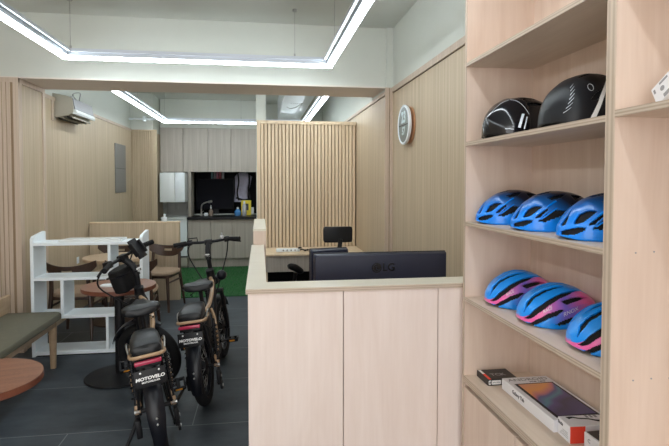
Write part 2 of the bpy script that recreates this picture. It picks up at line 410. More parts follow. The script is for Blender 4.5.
# ------------------------------------------------------------------ pendant LED frames
def led_frame(label, loc, x0, x1, y0, y1, z, wires):
    t = thing('ceiling_light', label, 'ceiling light', ((x0+x1)/2, (y0+y1)/2, z), group='square pendant light frames')
    w = .05
    def loop(bm, a, b, za, zb, bars):
        for k in bars:
            if k == 'f': box(bm, x0+a, x1-a, y1-b, y1-a, za, zb)
            if k == 'n': box(bm, x0+a, x1-a, y0+a, y0+b, za, zb)
            if k == 'l': box(bm, x0+a, x0+b, y0+a, y1-a, za, zb)
            if k == 'r': box(bm, x1-b, x1-a, y0+a, y1-a, za, zb)
    for k in 'fnlr':
        bm = NB(); loop(bm, 0, w, z+.022, z+.065, k); part('channel', t, bm, 'alu', True)
        bm = NB(); loop(bm, .004, w-.004, z, z+.022, k); part('diffuser', t, bm, 'led', True, False)
    bm = NB(); loop(bm, w+.012, w+.03, z+.05, z+.075, 'fnlr'); part('cable_rail', t, bm, 'alu', True)
    for (wx, wy) in wires:
        bm = NB(); cyl(bm, (wx, wy, z+.06), (wx, wy, CEIL), .0022, n=6); cyl(bm, (wx, wy, z+.06), (wx, wy, z+.10), .008, n=10); cyl(bm, (wx, wy, CEIL-.02), (wx, wy, CEIL), .02, n=14)
        part('hanging_wire', t, bm, 'wire', True)
led_frame('glowing square pendant light frame hanging in front of the cross beam', None, -1.575, .628, -1.3, 4.42, 2.495,  # near end lengthened unseen behind the camera, added to brighten the counter front
          [(-1.55, 3.2), (-1.50, 4.36), (.30, 4.36), (.59, 4.0), (.59, 3.0)])
led_frame('glowing square pendant light frame hanging beyond the beam near the kitchen', None, -1.545, .77, 5.37, 8.50, 2.455,
          [(-1.5, 8.4), (-1.5, 6.6), (-.3, 8.44), (.72, 7.6)])

# ceiling air outlet beyond the beam, pipe, pendant details
t = thing('ceiling_air_unit', 'white boxed ceiling air outlet beside the rear light frame', 'air conditioner', (.52, 7.9, 2.62))
bm = NB(); box(bm, .32, .72, 6.6, 9.2, 2.62, CEIL, 0, .01, 1); part('housing', t, bm, 'white', True)
bm = NB(); tube(bm, [(.40, 7.6, 2.619), (.47, 7.75, 2.619), (.54, 7.6, 2.619), (.60, 7.2, 2.619)], .006, 8); part('slot', t, bm, 'louver', True)
bm = NB()
for i in range(5): box(bm, .44+.03*i, .452+.03*i, 7.25, 7.27, 2.617, 2.622)
part('sensor_holes', t, bm, 'louver', True)
t = thing('wall_pipe', 'thin white pipe across the wall above the ribbed oak panel', 'pipe', (-1.85, 8.70, 2.53))
bm = NB(); cyl(bm, (-2.12, 8.72, 2.535), (-1.60, 8.72, 2.535), .018); part('pipe', t, bm, 'white', True)
bm = NB(); box(bm, -1.90, -1.86, 8.69, 8.80, 2.50, 2.58, 0, .006); part('bracket', t, bm, 'white', True)

# wall mounted air conditioner
t = thing('air_conditioner', 'beige wall air conditioner with silver grille above the left panelling', 'air conditioner', (-2.09, 5.98, 2.17))
bm = NB()
prof = [(-2.118, 2.42), (-1.985, 2.395), (-1.93, 2.375), (-1.915, 2.27), (-1.92, 2.225), (-1.97, 2.195), (-2.118, 2.165)]
extrude_poly(bm, [(x, 5.62, z) for x, z in prof], (0, .62, 0)); part('body', t, bm, 'offwhite', True)
bm = NB(); extrude_poly(bm, [(-1.945, 5.632, 2.378), (-1.922, 5.632, 2.372), (-1.902, 5.632, 2.262), (-1.93, 5.632, 2.262)], (0, .596, 0)); part('front_grille', t, bm, 'grille', True)
bm = NB(); extrude_poly(bm, [(-1.93, 5.632, 2.262), (-1.90, 5.632, 2.258), (-1.885, 5.632, 2.222), (-1.895, 5.632, 2.205), (-1.94, 5.632, 2.215)], (0, .60, 0)); part('front_lip', t, bm, 'white_gloss', True)
for i in range(4):
    bm = NB(); x = -2.09+i*.045; extrude_poly(bm, [(x, 5.66, 2.176+i*.004), (x+.012, 5.66, 2.186+i*.004), (x+.03, 5.66, 2.158+i*.004), (x+.02, 5.66, 2.154+i*.004)], (0, .54, 0)); part('louvre', t, bm, 'louver' if i % 2 == 0 else 'offwhite', True)
bm = NB(); tube(bm, [(-2.0, 5.75, 2.40), (-1.99, 5.85, 2.42), (-2.0, 5.98, 2.40), (-2.05, 6.0, 2.47), (-2.0, 6.08, 2.50), (-2.02, 6.12, 2.43), (-2.05, 6.2, 2.41)], .006, 8); part('cable', t, bm, 'wire', True)
# distribution panel
t = thing('wall_panel', 'tall narrow grey metal access panel on the far left wall', 'panel', (-2.1, 8.06, 1.34))
bm = NB(); box(bm, -2.10, -2.085, 7.78, 8.35, 1.34, 2.07, 0, .003, 1); part('door', t, bm, 'vent_grey', True)
bm = NB(); box(bm, -2.086, -2.080, 7.80, 8.33, 1.70, 1.706); part('seam', t, bm, 'louver', True)
bm = NB(); box(bm, -2.105, -2.098, 6.18, 6.26, .55, .63, 0, .004); solo('wall_outlet', 'small white socket plate low on the left oak panelling', 'socket', bm, 'white', (-2.1, 6.22, .59), world=True)

# ------------------------------------------------------------------ kitchen
kx = [-1.745, -1.351, -.918, -.514, -.051]
wht = ['leftmost grey oak upper kitchen cabinet above the white wall unit', 'second grey oak upper kitchen cabinet from the left', 'third grey oak upper kitchen cabinet from the left', 'grey oak upper kitchen cabinet next to the slatted screen']
for i in range(4):
    a, b = kx[i], kx[i+1]
    t = thing('upper_cabinet', wht[i], 'cabinet', ((a+b)/2, 9.48, 1.70), group='upper kitchen cabinets')
    bm = NB(); box(bm, a+.001, b-.001, 9.32, 9.66, 1.685, 2.46); part('carcass', t, bm, 'kitchen', True)
    bm = NB(); box(bm, a+.004, b-.004, 9.30, 9.319, 1.68, 2.46, 0, .002, 1); part('door', t, bm, 'kitchen', True)
bm = NB(); box(bm, -1.745, -.051, 9.34, 9.66, 2.462, CEIL); struct('trim_6', bm, 'wall_paint', 'painted filler above the upper cabinets', 'wall')
lx = [-1.25, -.864, -.494, -.076]
lw = ['grey oak lower kitchen cabinet under the tap', 'middle grey oak lower kitchen cabinet', 'grey oak lower kitchen cabinet under the yellow box']
for i in range(3):
    a, b = lx[i], lx[i+1]
    t = thing('lower_cabinet', lw[i], 'cabinet', ((a+b)/2, 9.35, 0), group='lower kitchen cabinets')
    bm = NB(); box(bm, a+.001, b-.001, 9.07, 9.65, .15, .838); part('carcass', t, bm, 'kitchen', True)
    bm = NB(); box(bm, a+.004, b-.004, 9.05, 9.069, .155, .80, 0, .002, 1); part('door', t, bm, 'kitchen', True)
    bm = NB(); box(bm, a+.001, b-.001, 9.11, 9.13, 0, .149); part('plinth', t, bm, 'kitchen', True)
bm = NB(); box(bm, -1.258, -.05, 9.02, 9.655, .839, .886, 0, .004, 1); solo('countertop', 'black stone kitchen worktop', 'worktop', bm, 'granite', (-.65, 9.33, .839), world=True)
t = thing('white_base_cabinet', 'white base cabinet in the left corner of the kitchen', 'cabinet', (-1.48, 9.3, 0))
bm = NB(); box(bm, -1.69, -1.262, 9.05, 9.64, .21, .86); part('body', t, bm, 'white', True)
bm = NB(); box(bm, -1.70, -1.262, 9.02, 9.64, .861, .886); part('top', t, bm, 'white_gloss', True)
bm = NB(); box(bm, -1.69, -1.262, 9.03, 9.62, .04, .18); box(bm, -1.68, -1.27, 9.06, 9.6, 0, .04); part('plinth', t, bm, 'offwhite', True)
bm = NB(); box(bm, -1.685, -1.268, 9.06, 9.62, .18, .21); part('gap_strip', t, bm, 'louver', True)
t = thing('white_wall_cabinet', 'white two door wall cabinet hanging left of the dark niche', 'cabinet', (-1.48, 9.2, 1.155))
bm = NB(); box(bm, -1.682, -1.275, 8.93, 9.64, 1.155, 1.66); part('body', t, bm, 'white_gloss', True)
bm = NB(); box(bm, -1.682, -1.436, 8.90, 8.929, 1.155, 1.66, 0, .004); part('door', t, bm, 'white_gloss', True)
bm = NB(); box(bm, -1.432, -1.275, 8.905, 8.929, 1.155, 1.66, 0, .004); part('door', t, bm, 'white', True)
for sx, nm in ((-1.52, 'left'), (-1.36, 'right')):
    bm = NB(); box(bm, sx-.035, sx+.035, 9.635, 9.646, .99, 1.10, 0, .004); solo('wall_socket', nm+' pale socket on the grey tiles under the white wall cabinet', 'socket', bm, 'tile_grey', (sx, 9.64, 1.05), world=True, group='sockets on the kitchen tiles')
# things on the worktop
t = thing('kitchen_tap', 'chrome gooseneck tap on the black worktop', 'tap', (-1.06, 9.45, .886))
bm = NB(); lathe(bm, [(.028, 0), (.028, .012), (.016, .02), (.016, .06)], (-1.06, 9.45, .886), 18); part('base', t, bm, 'steel', True)
bm = NB(); tube(bm, [(-1.06, 9.45, .94), (-1.06, 9.45, 1.02), (-1.04, 9.42, 1.09), (-.97, 9.36, 1.13), (-.885, 9.30, 1.15)], .013, 10); cyl(bm, (-.915, 9.325, 1.138), (-.865, 9.29, 1.152), .022); part('spout', t, bm, 'steel', True)
bm = NB(); cyl(bm, (-1.06, 9.45, .95), (-1.02, 9.41, .97), .008); part('lever', t, bm, 'steel', True)
def bottle(name, label, x, y, z, prof, mats, capm, capprof):
    t = thing(name, label, 'bottle', (x, y, z))
    bm = NB(); lathe(bm, prof, (0, 0, 0), 24); part('body', t, bm, mats)
    bm = NB(); lathe(bm, capprof, (0, 0, 0), 16); part('cap', t, bm, capm)
bottle('soap_bottle', 'small brown bottle beside the kitchen tap', -.885, 9.4, .886, [(.035, 0), (.038, .01), (.038, .09), (.015, .12), (.012, .13)], 'bottle_grey', 'white', [(.014, .13), (.014, .16), (.006, .17), (.006, .19)])
bottle('cleaner_bottle', 'round blue bottle on the black worktop', -.405, 9.4, .886, [(.05, 0), (.06, .02), (.06, .07), (.03, .11), (.018, .12)], 'blue_liquid', 'white', [(.02, .12), (.02, .15), (.01, .155)])
bottle('spray_bottle', 'tall pale bottle in front of the yellow box', -.285, 9.32, .886, [(.035, 0), (.038, .01), (.036, .18), (.018, .22)], 'silver', 'white', [(.018, .22), (.018, .26), (.008, .27)])
bm = NB(); box(bm, -.345, -.165, 9.42, 9.52, .886, 1.16, 0, .004, 1); box(bm, -.30, -.21, 9.4185, 9.421, .98, 1.10, 1); solo('yellow_box', 'yellow carton standing on the black worktop', 'box', bm, ['yellow', 'text_dark'], (-.25, 9.47, .886), world=True)
bm = NB(); box(bm, -1.0, -.94, 9.38, 9.42, .886, .94, 0, .006); solo('sponge', 'white sponge between tap and brown bottle', 'sponge', bm, 'white', (-.97, 9.4, .886), world=True)
t = thing('niche_television', 'large black screen standing in the dark niche', 'television', (-.84, 9.8, .89))
bm = NB(); box(bm, -1.19, -.49, 9.78, 9.82, .98, 1.56, 0, .012); part('housing', t, bm, 'black', True)
bm = NB(); box(bm, -1.175, -.505, 9.774, 9.781, 1.0, 1.545); part('screen', t, bm, 'screen_off', True)
bm = NB(); box(bm, -.90, -.78, 9.79, 9.81, .90, .99); box(bm, -1.0, -.68, 9.72, 9.88, .89, .90); part('stand', t, bm, 'black', True)
bookc = [('teal', (.10, .22, .25)), ('grey', (.22, .22, .25)), ('pink', (.42, .14, .22)), ('red', (.36, .05, .07)), ('white', (.45, .45, .50))]
bm = NB(); box(bm, -.98, -.60, 9.84, 10.08, 1.545, 1.562); solo('niche_shelf', 'dark little shelf carrying books at the top of the niche', 'shelf', bm, 'black', (-.79, 9.96, 1.545), world=True)
for i, (n, c) in enumerate(bookc):
    m = plain(n+' book cover', c, .5)
    x = -.92+.05*i; bm = NB(); box(bm, x, x+.036, 9.85, 10.0, 1.5625, 1.69+.006*(i % 2), 0, .002, 1)
    solo('book', n+' book standing on the little shelf in the niche', 'book', bm, m, (x+.018, 9.92, 1.5625), world=True, group='books in the niche')
t = thing('hanging_jacket', 'pale violet jacket hanging at the right of the dark niche', 'jacket', (-.34, 9.85, 1.70))
bm = NB()
rings_ = []
for k, (z, w, d, xo) in enumerate(((1.70, .03, .02, 0), (1.66, .10, .04, 0), (1.60, .16, .06, .01), (1.45, .14, .07, 0), (1.28, .12, .07, -.02), (1.12, .13, .08, -.03))):
    rings_.append([(-.33+xo+w*cos(2*PI*i/28)*(1+.08*sin(5*2*PI*i/28+k)), 9.84+d*sin(2*PI*i/28)*(1+.2*cos(4*2*PI*i/28+k)), z) for i in range(28)])
loft(bm, rings_); part('body', t, bm, 'lavender', True)
bm = NB(); tube(bm, [(-.42, 9.78, 1.69), (-.40, 9.76, 1.5), (-.43, 9.75, 1.3), (-.40, 9.76, 1.15)], .014, 8); part('strap', t, bm, 'black', True)
bm = NB(); tube(bm, [(-.21, 9.78, 1.69), (-.20, 9.76, 1.5), (-.22, 9.75, 1.35), (-.19, 9.76, 1.2), (-.30, 9.75, 1.16), (-.45, 9.75, 1.2)], .016, 8); part('strap', t, bm, 'black', True)
bm = NB(); box(bm, -.30, -.12, 9.74, 9.742, .89, 1.02, 0); box(bm, -.30, -.12, 9.70, 9.74, .888, .891, 0); solo('paper_sheet', 'white paper standing behind the yellow box', 'paper', bm, 'box_white', (-.2, 9.74, .888), world=True)

# artificial grass
bm = NB(); box(bm, -2.1, 1.19, 6.70, 9.02, 0, .012, 0)
for i in range(9000):
    x = random.uniform(-2.05, .1); y = random.uniform(6.705, 9.0); h = random.uniform(.010, .022); a = random.uniform(0, PI); w = .004
    dx, dy = w*cos(a), w*sin(a); lx_, ly_ = random.uniform(-.008, .008), random.uniform(-.008, .008)
    f = bm.faces.new((bm.verts.new((x-dx, y-dy, .011)), bm.verts.new((x+dx, y+dy, .011)), bm.verts.new((x+lx_, y+ly_, .012+h)))); f.material_index = 1
o = finish('grass', bm, ['grass', 'grass_blade'], False); tag(o, 'bright green artificial grass in front of the kitchen', 'grass', None, 'stuff')

# low oak partition
t = thing('low_partition', 'waist high oak partition between the cafe tables and the kitchen', 'partition', (-1.55, 6.6, 0))
bm = NB(); box(bm, -2.09, -1.015, 6.60, 6.68, 0, .985); part('panel', t, bm, 'oak_wall', True)
bm = NB(); box(bm, -2.09, -1.01, 6.595, 6.69, .985, 1.0, 0, .003, 1); part('top_board', t, bm, 'oak_light', True)
t = thing('small_cup', 'small white cup standing on the low oak partition', 'cup', (-1.20, 6.645, 1.0))
bm = NB(); lathe(bm, [(.024, 0), (.028, .01), (.030, .05), (.026, .055)], (0, 0, 0), 20); part('body', t, bm, 'white')
bm = NB(); lathe(bm, [(.012, .05), (.012, .075), (.018, .085), (.008, .09)], (0, 0, 0), 14); part('lid_knob', t, bm, 'white')

# ------------------------------------------------------------------ rear desk area
t = thing('rear_desk', 'pale oak desk along the slatted screen', 'desk', (.62, 5.88, 0))
bm = NB(); box(bm, .06, 1.18, 5.58, 6.188, .68, .70, 0, .002, 1); part('worktop', t, bm, 'oak_light', True)
bm = NB(); box(bm, .06, 1.18, 5.61, 5.628, .50, .68); part('apron', t, bm, 'kitchen', True)
for x in (.06, 1.16):
    bm = NB(); box(bm, x, x+.02, 5.63, 6.18, 0, .68); part('side_panel', t, bm, 'oak_light', True)
bm = NB(); box(bm, .08, 1.16, 6.0, 6.015, .05, .50); part('modesty_panel', t, bm, 'black_matte', True)
t = thing('power_strip', 'white power strip lying on the rear desk', 'power strip', (.32, 5.80, .70))
bm = NB(); box(bm, .18, .45, 5.775, 5.83, .70, .735, 0, .006); part('housing', t, bm, 'white', True)
for i in range(4):
    bm = NB(); cyl(bm, (.26+.045*i, 5.7745, .718), (.26+.045*i, 5.778, .718), .010, n=14); part('socket', t, bm, 'text_grey', True)
bm = NB(); tube(bm, [(.45, 5.80, .715), (.48, 5.79, .725), (.51, 5.78, .71), (.54, 5.80, .72), (.55, 5.84, .708), (.50, 5.86, .708)], .007, 8); box(bm, .43, .47, 5.77, 5.80, .735, .752, 0, .004); part('cable', t, bm, 'black', True)
# office chair
t = thing('office_chair', 'black mesh office chair with headrest at the rear desk', 'office chair', (.70, 5.02, 0))
bm = NB()
for k in range(5):
    a = 2*PI*k/5+.3; tube(bm, [(.70, 5.02, .12), (.70+.15*cos(a), 5.02+.15*sin(a), .10), (.70+.29*cos(a), 5.02+.29*sin(a), .065)], .02, 8)
part('star_base', t, bm, 'black', True)
for k in range(5):
    a = 2*PI*k/5+.3; bm = NB(); lathe(bm, [(.012, -.022), (.028, -.02), (.028, .02), (.012, .022)], (.70+.29*cos(a), 5.02+.29*sin(a), .03), 18, 0, 'x'); part('caster', t, bm, 'black', True)
bm = NB(); cyl(bm, (.70, 5.02, .10), (.70, 5.02, .42), .026); part('gas_lift', t, bm, 'black', True)
bm = NB(); loft(bm, [superring(.70, 5.02, z, .23*k, .23*k, 32, 3.2) for z, k in ((.42, .86), (.435, .97), (.46, 1), (.475, .95), (.48, .8))]); part('seat', t, bm, 'black_leather', True)
bm = NB()
loft(bm, [[(.70+x*.22*k, 4.79+d+.03*(x*x), z) for x, d in ((-1, 0), (-.5, 0), (0, 0), (.5, 0), (1, 0), (1, .03), (.5, .03), (0, .03), (-.5, .03), (-1, .03))] for z, k in ((.50, .8), (.56, 1), (.70, 1), (.78, .95), (.81, .8))]); part('backrest', t, bm, 'black_matte', True)
bm = NB(); tube(bm, [(.72, 4.81, .78), (.755, 4.80, .86), (.765, 4.80, .95)], .022, 10); part('headrest_post', t, bm, 'black', True)
bm = NB()
loft(bm, [[(.765+(.142)*k*x-.02, 4.80+d+.02*x*x+(.0), z) for x, d in ((-1, 0), (-.6, 0), (-.2, 0), (.2, 0), (.6, 0), (1, 0), (1, .03), (.6, .045), (.2, .05), (-.2, .05), (-.6, .045), (-1, .03))] for z, k in ((.915, .86), (.92, .95), (.94, 1), (1.04, 1), (1.062, .95), (1.067, .86))]); part('headrest', t, bm, 'black_leather', True)
for s in (-1, 1):
    bm = NB(); bx = .70+s*.355
    tube(bm, [(.70+s*.20, 5.02, .42), (bx, 5.02, .44), (bx, 5.0, .60)], .02, 8)
    tube(bm, [(bx-.075, 4.93, .668), (bx-.05, 4.94, .672), (bx, 4.97, .650), (bx+.05, 5.0, .612), (bx+.062, 5.01, .598)], lambda k: .012+.024*sin(PI*min(max(k, .05), .95))**.5, 12)
    part('armrest', t, bm, 'black', True)

# ------------------------------------------------------------------ reception counter
t = thing('reception_counter', 'pale birch reception counter with three front panels', 'counter', (.6, 2.35, 0))
for a, b in ((-.056, .374), (.378, .827), (.831, 1.255)):
    bm = NB(); box(bm, a, b, 2.27, 2.288, .0, .998); part('front_panel', t, bm, 'birch_pale', True)
bm = NB(); box(bm, -.066, 1.258, 2.262, 2.42, 1.0, 1.022, 0, .0015, 1); box(bm, -.066, .028, 2.42, 3.88, 1.0, 1.022, 0, .0015, 1); part('top_board', t, bm, ['birch_top'], True)
bm = NB(); box(bm, -.064, 1.256, 2.2610, 2.2625, 1.0005, 1.0215); part('top_edge', t, bm, 'ply_z', True)
bm = NB(); box(bm, -.056, -.040, 2.288, 3.875, 0, 1.0); box(bm, .006, .022, 2.40, 3.875, 0, 1.0); part('side_panel', t, bm, 'birch_v', True)
bm = NB(); box(bm, .022, 1.25, 2.40, 2.415, 0, 1.0); part('inner_panel', t, bm, 'birch_v', True)
bm = NB(); box(bm, .03, 1.25, 2.43, 3.05, .715, .74); part('work_surface', t, bm, 'birch_h', True)
for x in (.04, 1.22):
    bm = NB(); box(bm, x, x+.02, 2.46, 3.03, 0, .715); part('support', t, bm, 'birch_v', True)
t = thing('low_wall_cabinet', 'taller pale box at the far end of the counter side arm', 'cabinet', (-.01, 4.4, 0))
bm = NB(); box(bm, -.052, .042, 3.885, 4.93, 0, 1.125); part('body', t, bm, 'birch_v', True)
bm = NB(); box(bm, -.055, .045, 3.882, 4.935, 1.125, 1.143, 0, .002, 1); part('top_board', t, bm, 'birch_top', True)

# monitors
def monitor(label, loc, rz, w, h, z0, logo):
    t = thing('computer_monitor', label, 'monitor', loc, (0, 0, rz), group='monitors on the counter')
    bm = NB(); box(bm, -w/2, w/2, .018, .030, z0, z0+h, 0, .003); part('bezel', t, bm, 'black', False)
    bm = NB(); box(bm, -w/2+.008, w/2-.008, .0295, .0315, z0+.012, z0+h-.008); part('screen', t, bm, 'black_gloss')
    bm = NB(); rings_ = []
    def rr(k, y, e): return [(x, y, z) for x, z in ((-w/2*k+e, z0+e), (w/2*k-e, z0+e), (w/2*k, z0+e*2), (w/2*k, z0+h-e*2), (w/2*k-e, z0+h-e), (-w/2*k+e, z0+h-e), (-w/2*k, z0+h-e*2), (-w/2*k, z0+e*2))]
    loft(bm, [rr(1, .018, .004), rr(.997, 0, .005), rr(.98, -.012, .012)]); part('back_shell', t, bm, 'monitor')
    bm = NB(); box(bm, -.03, .03, -.02, .0, .01, z0+.1, 0, .004); part('stand_neck', t, bm, 'black')
    bm = NB(); box(bm, -.13, .13, -.09, .11, .0, .01, 0, .004); part('stand_base', t, bm, 'black')
    if logo:
        g = NB(); cxl, czl, r = -.008, z0+h-.082, .027
        lathe(g, [(.001, -.0145), (r, -.0145), (r, -.0118), (.001, -.0118)], (cxl-.022, 0, czl), 36, 0, 'y')
        lg = part('round_emblem', t, g, 'logo_dark')
        tb = place_text('LG', .058, axes((cxl+.045, -.0125, czl), (1, 0, 0), (0, 0, 1)), .0015, .001)
        part('brand_lettering', t, tb, 'logo_dark', False, False)
        e = NB(); tube(e, [(cxl-.022+.02*cos(a), -.0150, czl+.02*sin(a)) for a in [2*PI*k/24 for k in range(6, 24)]], .0013, 6); cyl(e, (cxl-.022, -.0152, czl+.010), (cxl-.022, -.0152, czl-.010), .0013, n=6); cyl(e, (cxl-.022, -.0152, czl-.010), (cxl-.012, -.0152, czl-.010), .0013, n=6); cyl(e, (cxl-.031, -.0152, czl+.008), (cxl-.030, -.0152, czl+.0082), .0025, n=6)
        part('emblem_face', t, e, 'monitor')
        e = NB(); box(e, -.06, .09, -.0135, -.010, z0+h-.157, z0+h-.15, 0, .001, 1); box(e, -.06, .09, -.0132, -.010, z0+h-.22, z0+h-.16, 0, .001, 1); part('stand_cover', t, e, 'black')
monitor('wide dark monitor with a round emblem seen from behind over the counter', (.655, 2.68, .74), 0, .742, .358, .018, True)
monitor('dark monitor half hidden behind the wide monitor, turned at an angle', (.405, 2.95, .74), rad(12), .235, .306, .062, False)

# wall clock
t = thing('wall_clock', 'round digital wall clock with white rim and copper back', 'clock', (1.262, 4.17, 1.985))
bm = NB(); lathe(bm, [(.13, 0), (.155, -.004), (.155, -.012), (.10, -.016)], (1.262, 4.155, 1.98), 48, 0, 'x'); part('back_plate', t, bm, 'copper', True)
bm = NB(); lathe(bm, [(.10, -.016), (.16, -.03), (.168, -.045), (.168, -.055), (.160, -.060), (.150, -.056), (.148, -.05)], (1.262, 4.18, 1.985), 56, 0, 'x'); part('rim', t, bm, 'white', True)
bm = NB(); lathe(bm, [(.001, -.05), (.149, -.05), (.149, -.0535), (.001, -.0535)], (1.262, 4.18, 1.985), 48, 0, 'x'); part('face', t, bm, 'clock_face', True)
bm = NB(); box(bm, 1.2065, 1.2090, 4.045, 4.315, 1.978, 1.986); part('divider', t, bm, 'black', True)
mt = lambda y, z: axes((1.2078, y, z), (0, -1, 0), (0, 0, 1))
part('digits', t, place_text('23', .13, mt(4.18, 2.045), .0006, .005), 'digits', True, False)
part('digits', t, place_text('57', .09, mt(4.18, 1.93), .0006, .003), 'digits', True, False)

# ------------------------------------------------------------------ plywood bookcase
XF, XB = .93, 1.255
t = thing('bookcase', 'tall birch plywood bookcase along the right wall', 'bookcase', (1.09, 1.2, 0))
TOP = 2.42
def upright(y0, y1):
    bm = NB(); box(bm, XF+.002, XB, y0, y1, 0, TOP); o = part('side_panel', t, bm, 'birch_v', True)
    bm = NB(); box(bm, XF, XF+.0025, y0, y1, 0, TOP); e = part('edge_band', o, bm, 'ply_y', True)
upright(2.20, 2.218); upright(1.222, 1.258); upright(.20, .236)
bm = NB(); box(bm, XB, XB+.006, .2, 2.218, 0, TOP); part('back_panel', t, bm, 'birch_v', True)
def shelf(y0, y1, ztop, th=.018):
    bm = NB(); box(bm, XF+.002, XB, y0, y1, ztop-th, ztop); o = part('shelf', t, bm, 'birch_h', True)
    bm = NB(); box(bm, XF, XF+.0025, y0, y1, ztop-th, ztop); part('edge_band', o, bm, 'ply_z', True)
for z in (.97, 1.318, 1.682, 2.04): shelf(1.258, 2.20, z)
shelf(1.258, 2.20, .605, .03)
shelf(.236, 1.222, 1.690); shelf(.236, 1.222, 2.04); shelf(.236, 1.222, .605, .03)
bm = NB(); box(bm, XF, XB, .2, 2.218, TOP, TOP+.018); part('top_board', t, bm, 'birch_h', True)
for y0, y1 in ((1.733, 2.198), (1.260, 1.728), (.735, 1.22), (.24, .73)):
    bm = NB(); box(bm, XF+.004, XF+.022, y0, y1, .06, .552); part('cabinet_door', t, bm, 'birch_v', True)
bm = NB(); box(bm, XF+.03, XF+.045, .24, 2.2, 0, .06); part('plinth', t, bm, 'birch_h', True)
for z in (1.309, .961):
    bm = NB()
    for k in range(5): cyl(bm, (1.0+.055*k, 1.2222, z+.002*(k % 2)), (1.0+.055*k, 1.2205, z+.002*(k % 2)), .0022, n=10)
    part('screw_heads', t, bm, 'text_grey', True)

# ------------------------------------------------------------------ helmets
def interp(tab, s):
    for (a, va), (b, vb) in zip(tab, tab[1:]):
        if s <= b:
            k = (s-a)/(b-a); k = k*k*(3-2*k) if False else k
            return va+(vb-va)*k
    return tab[-1][1]
def smooth_tab(tab, n=200):
    v = [interp(tab, i/n) for i in range(n+1)]
    for _ in range(40): v = [v[0]]+[(v[i-1]+2*v[i]+v[i+1])/4 for i in range(1, n)]+[v[-1]]
    return v
class Dome:
    def __init__(s, L, W, top, bot, pw=2.5, box=.82):
        s.L, s.W, s.pw, s.box = L, W, pw, box; s.top = smooth_tab(top); s.bot = smooth_tab(bot)
    def at(s, u, t, off=0.):
        """u 0 nose .. 1 tail, t -90..90 degrees across; local nose at -x"""
        u = min(max(u, 0), 1); i = u*200; k = int(min(i, 199)); f = i-k
        zt = s.top[k]*(1-f)+s.top[k+1]*f; zb = s.bot[k]*(1-f)+s.bot[k+1]*f
        w = s.W*max(0, 1-abs(2*u-1)**s.pw)**(1/2.1)
        tr = rad(t); sy = math.copysign(abs(sin(tr))**s.box, tr); cz = abs(cos(tr))**s.box
        p = Vector((s.L*(u-.5), w*sy, zb+(zt-zb)*cz))
        if off:
            c = Vector((s.L*(u-.5)*.55, 0, .03)); d = (p-c).normalized(); p = p+d*off
        return p
def helmet_shell(dm, mask, paint, NU=130, NT=110, off=0., thick=.012):
    bm = NB(); lay = bm.loops.layers.color.new('paint') if False else bm.verts.layers.float_color.new('paint')
    G = []
    for i in range(NU+1):
        u = (1-cos(PI*i/NU))/2; u = .004+u*.992; row = []
        for j in range(NT+1):
            t = -90+180*j/NT; v = bm.verts.new(dm.at(u, t, off))
            if paint: v[lay] = tuple(paint(u, t))+(1,)
            row.append((v, u, t))
        G.append(row)
    for i in range(NU):
        for j in range(NT):
            q = (G[i][j], G[i+1][j], G[i+1][j+1], G[i][j+1])
            u = sum(k[1] for k in q)/4; t = sum(k[2] for k in q)/4
            if not mask(u, t): bm.faces.new([k[0] for k in q])
    for row in (G[0], G[-1]):
        if not mask(row[0][1], 88): bm.faces.new([k[0] for k in row])
    loose = [v for v in bm.verts if not v.link_faces]; bmesh.ops.delete(bm, geom=loose, context='VERTS')
    bmesh.ops.recalc_face_normals(bm, faces=bm.faces[:])
    return bm
def liner(dm, off=-.011):
    bm = NB(); R = []
    for i in range(41):
        u = .01+.98*(1-cos(PI*i/40))/2
        R.append([dm.at(u, -90+180*j/30, off) for j in range(31)])
    G = [[bm.verts.new(p) for p in r] for r in R]
    for a, b in zip(G, G[1:]): bridge(bm, a, b, 0, False)
    # close underneath
    for a, b in zip(G, G[1:]):
        bm.faces.new((a[0], b[0], b[-1], a[-1]))
    cap(bm, G[0]); cap(bm, G[-1])
    return bm
def ribbon(dm, pts, w, off=.0012, bm=None):
    bm = bm or NB(); P = [dm.at(u, t, off) for u, t in pts]
    L = []; 
    for i, p in enumerate(P):
        d = P[min(i+1, len(P)-1)]-P[max(i-1, 0)]
        c = Vector((0, 0, .03)); nrm = (p-c).normalized(); sd = d.cross(nrm).normalized()
        ww = w(i/(len(P)-1)) if callable(w) else w
        L.append((bm.verts.new(p-sd*ww/2), bm.verts.new(p+sd*ww/2)))
    for a, b in zip(L, L[1:]): bm.faces.new((a[0], b[0], b[1], a[1]))
    return bm
def lerp(a, b, k): k = min(max(k, 0), 1); return tuple(x+(y-x)*k for x, y in zip(a, b))
def vents(lst):
    def f(u, t):
        a = abs(t)
        for (u0, u1, c0, c1, hw) in lst:
            if u0 < u < u1:
                k = (u-u0)/(u1-u0); c = c0+(c1-c0)*k
                if abs(a-c) < hw*(max(0, 1-(2*k-1)**2))**.5: return True
        return False
    return f
def surf_text(dm, body, size, u0, t0, du, off=.0016, tilt=0.):
    """lettering following the shell on the side facing the aisle viewer (t<0 side)"""
    bm = text_bm(body, 1.0, 0)
    xs = [v.co.x for v in bm.verts]; w = max(xs)-min(xs)
    for v in bm.verts:
        x, y = v.co.x/w, v.co.y/w
        v.co = dm.at(u0+du*x+0*y, t0+size*y*1.0+tilt*x, off)
    return bm
TB = [(0, .042), (.06, .072), (.15, .103), (.3, .134), (.45, .150), (.6, .153), (.75, .147), (.88, .133), (1, .112)]
BB = [(0, .014), (.15, .006), (.4, .004), (.6, .010), (.8, .034), (1, .080)]
